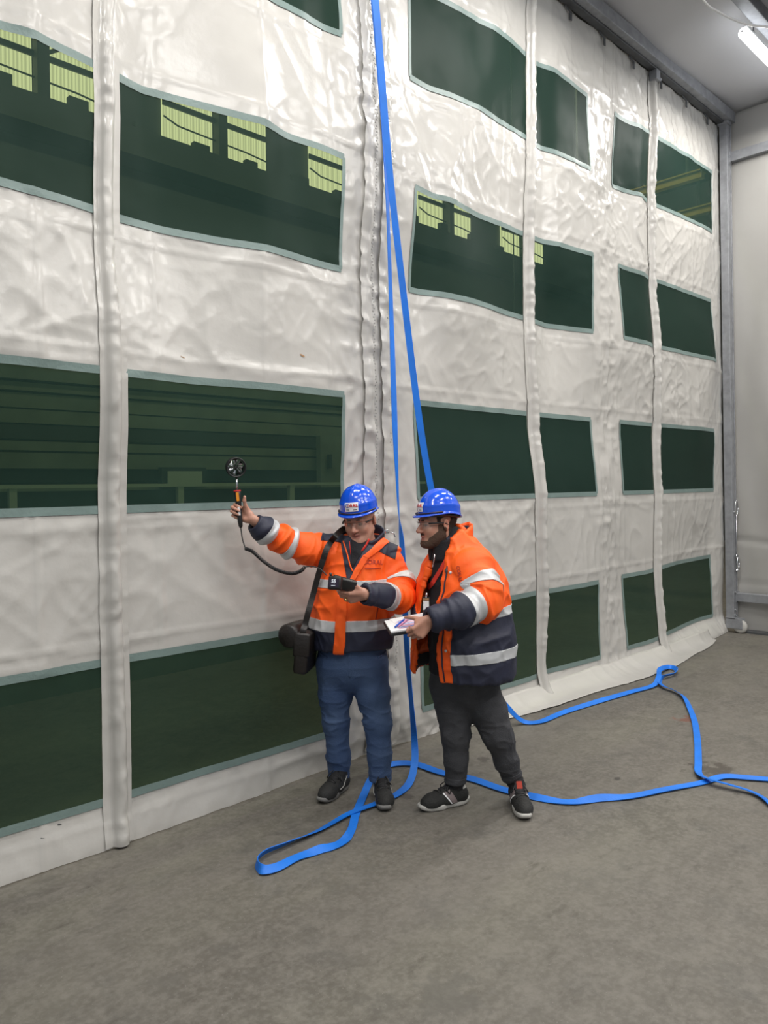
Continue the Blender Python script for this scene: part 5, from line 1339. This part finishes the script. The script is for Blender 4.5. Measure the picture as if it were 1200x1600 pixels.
# ================================================================== second man: bearded, open coat, clipboard
Bs = Spot(4.12, .445)
hB = Bs(684, 817, .0); RB = rot3(math.radians(-70), math.radians(3), math.radians(0))
S = Solid(); head_prims(S, hB, RB, beard=True)
nkB = Bs(704, 868, .02)
S.cone(hB+RB@np.array([0, .025, -.07]), nkB, .060, .068, .03)
al_ = math.radians(38); fB = np.array([-math.cos(al_), -math.sin(al_), 0]); sB = np.array([math.sin(al_), -math.cos(al_), 0])   # front, and the side nearer the viewer
chest = Bs(720, 905, .03); waist = Bs(724, 985, .03); hips = Bs(722, 1060, .03)
S.cone(nkB, chest, .09, .14, .05); S.cone(chest, waist, .14, .14, .05); S.cone(waist, hips, .14, .14, .05)
shN = Bs(738, 890, -.10); shF = Bs(690, 884, .17)
S.cone(shN, shF, .05, .05, .05)
wN = Bs(673, 968, -.36); wF = Bs(668, 975, -.02)
S.chain([shN, Bs(760, 942, -.20), wN], [.05, .042, .028], k=.03); S.chain([shF, Bs(668, 945, .20), wF], [.05, .042, .028], k=.03)
lg1 = [Bs(702, 1068, .05), Bs(712, 1142, .0), Bs(713, 1214, .0)]; lg2 = [Bs(748, 1068, .02), Bs(776, 1145, -.03), Bs(801, 1216, .02)]
g1 = Bs.from_world(on_ground(730, 1253)); t1 = Bs.from_world(on_ground(652, 1269)); g2 = Bs.from_world(on_ground(805, 1248)); t2 = Bs.from_world(on_ground(824, 1289))
for lg, g, t in ((lg1, g1, t1), (lg2, g2, t2)):
    S.chain(lg, [.09, .052, .036], k=.03); f = (t-g)/np.linalg.norm(t-g); ank = g+f*.07+np.array([0, 0, .10])
    S.cone(lg[2], ank, .036, .034, .02); S.cone(ank, g+f*.20+np.array([0, 0, .05]), .032, .026, .03)
hand_prims(S, wN+np.array([-.004, 0, -.004]), (-.66, -.12, -.60), (-.15, .95, .0), (-.6, 0, .8),
           ((48, 60, 30), (48, 62, 30), (50, 62, 30), (52, 62, 30)), ((.5, .6, .65, .036), (.5, .75, .5, .030), (.5, .8, .3, .026)), 1.0)
hand_prims(S, wF, (-1, -.1, .0), (0, -.1, 1), (0, -1, .2), (12, 18, 14), ((.8, .3, .7, .038), (1, .5, .2, .03), (1, .4, 0, .026)), 1.0)
V_, F = S.mesh('person', .0036, 1); shB = Shell(V_, F)
me = from_arrays('person', V_, F); paint_skin(me, S, V_, (.47, .245, .170), (.38, .13, .11))
manB = link('person', me, 'skin'); manB.location = Bs.loc; manB.rotation_euler = (0, 0, Bs.rot)
tag(manB, 'bearded person in dark trousers and open orange and navy coat, looking at the meter', 'person')
q = (V_-hB)@RB; near = np.linalg.norm(q, axis=1) < .165
x, y, z = q[:, 0], q[:, 1], q[:, 2]
earz = (np.abs(x) > .070) & (y > -.012) & (y < .042) & (z > -.05) & (z < .03)
hair = near & (z > -.075+.0*y) & (y > .030) & ~earz & (z > -.06) | (near & (z > .0) & (y > -.035) & (y <= .03) & ~earz & (np.abs(x) > .05))
shB.patch('hair', 'hair_dark', manB, [], hair, off=.0025, thick=0, rough=lambda c: .002*(vnoise(c.x*300, c.y*300, c.z*120)-.5))
br = near & (y < .012) & (z > -.132) & (z < np.where(y < -.078, -.087, -.072+.70*np.clip(y+.078, 0, .08)))
side = near & (np.abs(x) > .056) & (y > -.030) & (y < .010) & (z < .0) & (z > -.06) & ~earz
shB.patch('beard', 'beard', manB, [], br | side, off=.002, thick=0, rough=lambda c: .002*(vnoise(c.x*260, c.y*260, c.z*200)-.5))
mst = near & (y < -.080) & (np.abs(x) < .030) & (z < -.046) & (z > -.060) & (np.abs(z+.053) < .0075)
shB.patch('moustache', 'beard', manB, [], mst, off=.003, thick=0)
for sx in (-1, 1):
    pts = [hB+RB@np.array([sx*a, b, c]) for a, b, c in ((.014, -.099, .021), (.030, -.098, .023), (.046, -.086, .016))]
    mb = MB(); mb.tube(pts, [.0035, .0045, .0025], 6); mb.build('eyebrow', 'hair_dark', manB, True)
helmet(manB, hB, RB, tilt=math.radians(-1)); glasses(manB, hB, RB)
# trousers
T_ = Solid()
T_.cone(Bs(722, 1030, .03), Bs(724, 1062, .03), .170, .175, .05, sq=((0, 1, 0), 1.15))
T_.chain([Bs(704, 1072, .04), Bs(709, 1110, .02), Bs(712, 1145, .0), Bs(713, 1185, .0), Bs(711, 1222, .01)], [.115, .092, .078, .062, .056], k=.03, flat=True, grp='l')
T_.chain([Bs(746, 1072, .02), Bs(763, 1110, -.01), Bs(777, 1147, -.03), Bs(791, 1188, -.005), Bs(800, 1214, .02)], [.118, .096, .080, .062, .056], k=.03, flat=True, grp='r')
V_, F = T_.mesh('trousers', .006, 1); sh = Shell(V_, F); zz = V_[:, 2]; kn = np.exp(-((zz-.40)/.12)**2)+.7*np.exp(-((zz-.16)/.07)**2)+.35
sh.displace(cloth_noise(V_, .006, 7, 7, 15, 5.0, 3)*kn+cloth_noise(V_, .0045, 14, 14, 22, 9.0, 4)*kn)
tr_ = sh.obj('trousers', 'grey_cloth', manB)
gq = T_.groups(sh.V, ['l', 'r'])
sh.patch('leg_hem', 'grey_cloth', tr_, slab(Bs(711, 1212, .01), Bs(711, 1221, .01)), gq[0] < gq[1], off=.003, thick=.003)
sh.patch('leg_hem', 'grey_cloth', tr_, slab(Bs(798, 1206, .02), Bs(800, 1213, .02)), gq[1] < gq[0], off=.003, thick=.003)
mid_ = (g1[0]+g2[0])/2
for mk in (shB.V[:, 0] < mid_, shB.V[:, 0] > mid_): shB.patch('sock', 'black_soft', manB, [((0, 0, .30), (0, 0, 1))], mk, off=.004, thick=0)
shoe(manB, g1, t1, 'shoe_black', 'sole_light', .285, style='b'); o, T2 = shoe(manB, g2, t2, 'shoe_black', 'sole_light', .285, style='b')
# red and black tongue tab of the turned shoe
f2 = (t2-g2)/np.linalg.norm(t2-g2); mxt = frame_to(tuple(T2(.125, 0, .128)), tuple(f2*.75+np.array([0, 0, .5])), tuple(np.cross(f2, [0, 0, 1.])))
mb = MB(); mb.box((-.026, -.036, -.004), (.026, .036, .004), .003, mxt); tg_ = mb.build('tongue', 'black_soft', o)
mb = MB(); mb.box((-.015, -.012, .004), (.015, .026, .006), 0, mxt); mb.build('tongue_badge', 'ink_maroon', tg_)
# black pullover
U = Solid(); U.cone(Bs(704, 868, .02), Bs(708, 842, .01), .085, .070, .03, grp='n')
U.cone(Bs(712, 895, .02), Bs(717, 960, .02), .155, .17, .05, sq=(fB, 1.15)); U.cone(Bs(717, 960, .02), Bs(718, 1048, .02), .17, .175, .05, sq=(fB, 1.1), flat=True)
V_, F = U.mesh('pullover', .006, 1); su = Shell(V_, F); su.displace(cloth_noise(V_, .010, 9, 9, 8, 4.0, 2.5)); pv = su.obj('pullover', 'sweater', manB)
V3 = lambda u, v: Bs(u, v, 0)
for q4 in ([V3(671, 868), V3(676, 868), V3(669, 905), V3(665, 900)], [V3(697, 864), V3(702, 866), V3(672, 922), V3(667, 920)]):
    su.patch('lanyard', 'red_cloth', manB, poly_planes(q4), face=(0, -1, 0), off=.004, thick=.002, single=True)
h, n = su.cast(Bs(666, 942, -.7), (0, 1, 0)); p = h if h is not None else Vector(Bs(666, 942, -.17))
mxb = frame_to(tuple(p+Vector((0, -.012, 0))), (-.45, -.9, .05), (1, 0, 0))
mb = MB(); mb.box((-.020, -.040, -.003), (.020, .032, .003), .002, mxb); bd = mb.build('badge_holder', 'black', manB)
mb = MB(); mb.box((-.016, -.034, .003), (.016, .012, .0042), 0, mxb); mb.build('badge_card', 'paper', bd)
mb = MB(); mb.box((-.016, .014, .003), (.016, .026, .0042), 0, mxb); mb.build('badge_photo', 'wood', bd)
mb = MB(); mb.tube([mxb @ Vector((0, .030, 0)), mxb @ Vector((.004, .052, .002))], .006, 8); mb.build('badge_clip', 'chrome', bd, True)
mb = MB(); pts = []
for u, v in ((679, 866), (678, 876), (676, 886)):
    h, n = su.cast(Bs(u, v, -.7), (0, 1, 0)); pts.append(tuple((h+n*.004) if h is not None else Bs(u, v, -.12)))
mb.tube(pts, .003, 6); mb.build('zip_pull', 'chrome', pv, True)
# coat: outer shell with the inside hollowed and the front left open
def coat(sol, g=0.0):
    sol.cone(Bs(722, 1070, .02), Bs(723, 1000, .02), .285-g, .272-g, .03, sq=(fB, 1.14), grp='torso')
    sol.cone(Bs(723, 1000, .02), Bs(722, 930, .02), .272-g, .248-g, .05, sq=(fB, 1.18), grp='torso'); sol.cone(Bs(722, 930, .02), Bs(718, 896, .03), .248-g, .192-g, .05, sq=(fB, 1.2), grp='torso')
    sol.cone(Bs(738, 893, -.09), Bs(693, 884, .15), .085-g, .085-g, .06, grp='torso')
    sol.cone(Bs(716, 896, .03), Bs(708, 850, .02), .13-g, .095-g, .05, grp='torso')
Kc = Solid(); coat(Kc)
sN = [Bs(738, 890, -.11), Bs(753, 918, -.17), Bs(756, 940, -.22), Bs(718, 955, -.31), Bs(672, 968, -.36)]
sF = [Bs(690, 886, .17), Bs(676, 920, .19), Bs(668, 945, .19), Bs(667, 962, .08), Bs(668, 974, .0)]
Kc.chain(sN, [.098, .090, .081, .068, .055], k=.04, grp='arm', flat=True); cuff_hole(Kc, sN, .043); Kc.chain(sF, [.092, .086, .08, .068, .056], k=.04, grp='armf', flat=True)
Kin = Solid(); coat(Kin, .013)
def inner(P):
    d = np.full(len(P), 9.0)
    for p in Kin.p:
        e = p.fn(P); k = p.k; hh = np.clip(k-np.abs(d-e), 0, None)/k; d = np.minimum(d, e)-hh*hh*k*.25
    return d
Kc.fnop(lambda P: np.maximum(inner(P), P[:, 2]-1.36), [-.5, -.5, .4], [.5, .5, 1.42], .003)
ctr = Bs(716, 900, .02)
def opening(P):
    q = P-ctr; a = q@fB; b = q@sB; zt = np.clip((1.35-P[:, 2])/.75, 0, 1)
    wn = .048+.050*zt; wf = .060+.105*zt                     # half widths near and far, opening wider below
    d = np.maximum(np.maximum(b-wn, -b-wf), -a)
    return np.maximum(d, P[:, 2]-1.50)
armkeep = lambda P: np.minimum.reduce([p.fn(P) for p in Kc.p if p.grp in ('arm',)])
Kc.fnop(lambda P: np.maximum(opening(P), -(armkeep(P)-.004)), [-.7, -.7, .3], [.6, .5, 1.6], .004)
Kc.half(Bs(722, 1066, -.20), (0, 0, -1))
V_, F = Kc.mesh('coat', .0058, 2); sc_ = Shell(V_, F)
g = Kc.groups(sc_.V, ['torso', 'arm', 'armf']); idn = g.argmin(0); arm = idn > 0
outer = g.min(0) > -.007
cz = np.where(idn == 1, sleeve_folds(sc_.V, sN, .024, 6.0), np.where(idn == 2, sleeve_folds(sc_.V, sF, .012, 2.0), torso_folds(sc_.V, .020, 8.0)))+.004
cz = np.clip(cz, -.005, .020)*np.where(outer, 1, 0)
for _ in range(1):
    t = np.zeros(len(sc_.V)); ct = np.zeros(len(sc_.V))
    for a_, b_ in ((0, 1), (1, 2), (2, 3), (3, 0)): np.add.at(t, F[:, a_], cz[F[:, b_]]); np.add.at(ct, F[:, a_], 1)
    cz = .5*cz+.5*t/np.maximum(ct, 1)
sc_.displace(cz)
ct_ = sc_.obj('coat', 'orange', manB); ct_['label'] = 'open orange high-visibility coat with navy lower half'
tm, am, fm = (idn == 0) & outer, idn == 1, idn == 2
gN = seg_of(sc_.V, sN); gF = seg_of(sc_.V, sF)
inn = (idn == 0) & (g[0] < -.009) & (sc_.V[:, 2] < 1.40)
sc_.patch('lining', 'sweater', ct_, [], inn, off=.003, thick=0)
Zb = lambda v: Bs(735, v, -.25)
n1_ = np.array([0, 0, 1.])
# lower half navy, starting behind the front placket strip
pk = lambda w: (ctr+sB*w, -sB)
zcut = (Bs(760, 968, -.2), (-.10, 0, 1)); zcut2 = (Bs(760, 955, -.2), (-.10, 0, 1))
frontN = ctr+sB*.155
def notfront(P):                                   # everything but the near placket strip
    q_ = P-ctr; return ~((q_@fB > 0) & (q_@sB > 0) & (q_@sB < .098+.065+.0*P[:, 2])) & ~((q_@fB > 0) & (q_@sB < 0) & (q_@sB > -.235))
nf = notfront(sc_.V) & tm
backp = [((ctr+sB*.160), -sB)]
sc_.patch('lower_panel', 'navy', ct_, [zcut, ((ctr+sB*.160), -sB)], tm, off=.003, thick=.003)
sc_.patch('lower_panel', 'navy', ct_, [zcut, ((ctr+sB*.160), sB), ((ctr+fB*.0), fB)], tm, off=.003, thick=.003)
sc_.patch('reflective_band', 'reflect', ct_, [zcut2, (zcut[0], -np.array(zcut[1])), ((ctr+sB*.160), -sB)], tm, off=.004)
sc_.patch('reflective_band', 'reflect', ct_, [(Bs(770, 1016, -.2), (-.06, 0, 1)), (Bs(770, 1033, -.2), (.06, 0, -1)), ((ctr+sB*.160), -sB)], tm, off=.006)
sc_.patch('reflective_band', 'reflect', ct_, [(Bs(770, 1016, -.2), (-.06, 0, 1)), (Bs(770, 1033, -.2), (.06, 0, -1)), ((ctr+sB*.160), sB), (ctr, fB)], tm, off=.006)
band(sc_, sN, 'reflect', .66, 1.25, am & (gN < 2), parent=ct_, off=.004)
band(sc_, sN, 'reflect', 2.35, 2.86, am & (gN > 1), parent=ct_, off=.004)
band(sc_, sN, 'navy', 2.86, 4.25, am & (gN > 1), name='cuff_panel', parent=ct_, off=.003)
band(sc_, sF, 'reflect', 2.3, 2.8, fm, parent=ct_, off=.004); band(sc_, sF, 'navy', 2.8, 4.25, fm, name='cuff_panel', parent=ct_, off=.003)
# near placket: zip line and poppers
pts = []
for z_ in np.linspace(.68, 1.30, 16):
    zt = min(max((1.35-z_)/.75, 0), 1); p = ctr+sB*(.048+.050*zt+.030); p[2] = z_; h, n = sc_.cast(p+fB*.6, -fB)
    if h is not None and (h-Vector(p)).length < .5: pts.append(h+n*.003)
if len(pts) > 3: mb = MB(); mb.tube([tuple(p) for p in pts], .0042, 6); mb.build('zip', 'navy', ct_, True)
for z_ in (.70, .88, 1.27):
    zt = min(max((1.35-z_)/.75, 0), 1); p = ctr+sB*(.048+.050*zt+.052); p[2] = z_; h, n = sc_.cast(p+fB*.6, -fB)
    if h is not None: mb = MB(); mb.lathe([(0, .004), (.006, .004), (.008, 0)], frame_to(tuple(h+n*.001), tuple(n), (.3, .5, .8)), 12); mb.build('popper', 'reflect', ct_, True)
h, n = sc_.cast(Bs(766, 1008, -.8), (0, 1, 0))
if h is not None: mb = MB(); mb.lathe([(0, .006), (.009, .006), (.012, 0)], frame_to(tuple(h+n*.004), tuple(n), (.3, .5, .8)), 14); mb.build('popper', 'reflect', ct_, True)
h, n = sc_.cast(Bs(718, 918, -.8), (0, 1, 0))
if h is not None: mb = MB(); mb.lathe([(0, .006), (.010, .005), (.013, 0)], frame_to(tuple(h+n*.004), tuple(n), (.3, .5, .8)), 14); mb.build('cord_stop', 'galv_dark', ct_, True)
lettering(sc_, 'CORAL', .024, Bs(712, 890, 0), (.15, 0, -1), (1, 0, .1), (0, 1, 0), 'ink_maroon', ct_, off=.003, bold=.0004)
# collar: orange outside, dark inside
Rc = rot3(math.radians(-62), math.radians(-10)); cc = Bs(708, 869, .02)
collar(ct_, cc, Rc, .108, .090, .195, 1.05, 'orange', crumple=.012, seed=5.0, hfront=.35, lean=-.020)
collar(ct_, cc, Rc, .097, .080, .175, .60, 'navy', name='collar_lining', crumple=.010, seed=5.0, hfront=.50, lean=-.020)
collar(pv, Bs(700, 876, .02), rot3(math.radians(-62), math.radians(-4)), .096, .092, .150, .06, 'sweater', name='pullover_collar', crumple=.006, seed=9.0, hfront=.7)

# ---------------------------------------------------------------- clipboard with papers and pens
pc = Bs(655, 978, -.22)
ow = Matrix.Rotation(Bs.rot, 3, 'Z') @ Vector(pc); cbd = thing('clipboard', 'black folder clipboard with white papers, held by the bearded person', 'clipboard', Vector(Bs.loc)+ow, Bs.rot)
tilt = Matrix.Rotation(math.radians(-6), 4, 'Y') @ Matrix.Rotation(math.radians(5), 4, 'X') @ Matrix.Rotation(math.radians(8), 4, 'Z')
L0 = Vector(Bs(605, 984, -.24))-Vector(pc)
mx = Matrix.Translation(L0) @ tilt
mb = MB(); mb.box((0, -.10, -.010), (.29, .13, .006), .004, mx); mb.build('cover', 'black', cbd)
mb = MB(); mb.box((.006, -.094, .006), (.235, .124, .015), .001, mx); pa = mb.build('paper_pad', 'paper', cbd)
mb = MB(); mb.box((.05, -.02, .015), (.24, .13, .0165), 0, mx @ Matrix.Rotation(math.radians(7), 4, 'Z')); sheet_ = mb.build('top_sheet', 'paper', cbd)
for k in range(9):
    mb = MB(); y0 = -.075+.018*k; mb.box((.05+.01*(k % 3), y0, .0165), (.15+.02*((k*5) % 4), y0+.007, .0172), 0, mx); mb.build('print_line', ('ink_pink', 'ink_blue', 'ink_pink')[k % 3], sheet_)
for k, (x0, y0, x1, y1) in enumerate(((.035, -.05, .10, .06), (.050, -.055, .115, .05))):
    mb = MB(); mb.tube([mx @ Vector((x0, y0, .0225)), mx @ Vector((x1, y1, .0225)), mx @ Vector((x1+.008, y1+.013, .0225))], [.0045, .0045, .001], 8)
    pn = mb.build('pen', 'pen' if k == 0 else 'ink_pink', None, True); pn.location = Vector(Bs.loc)+ow; pn.rotation_euler = (0, 0, Bs.rot)
    tag(pn, ('blue' if k == 0 else 'pink')+' pen lying on the papers of the clipboard', 'pen')
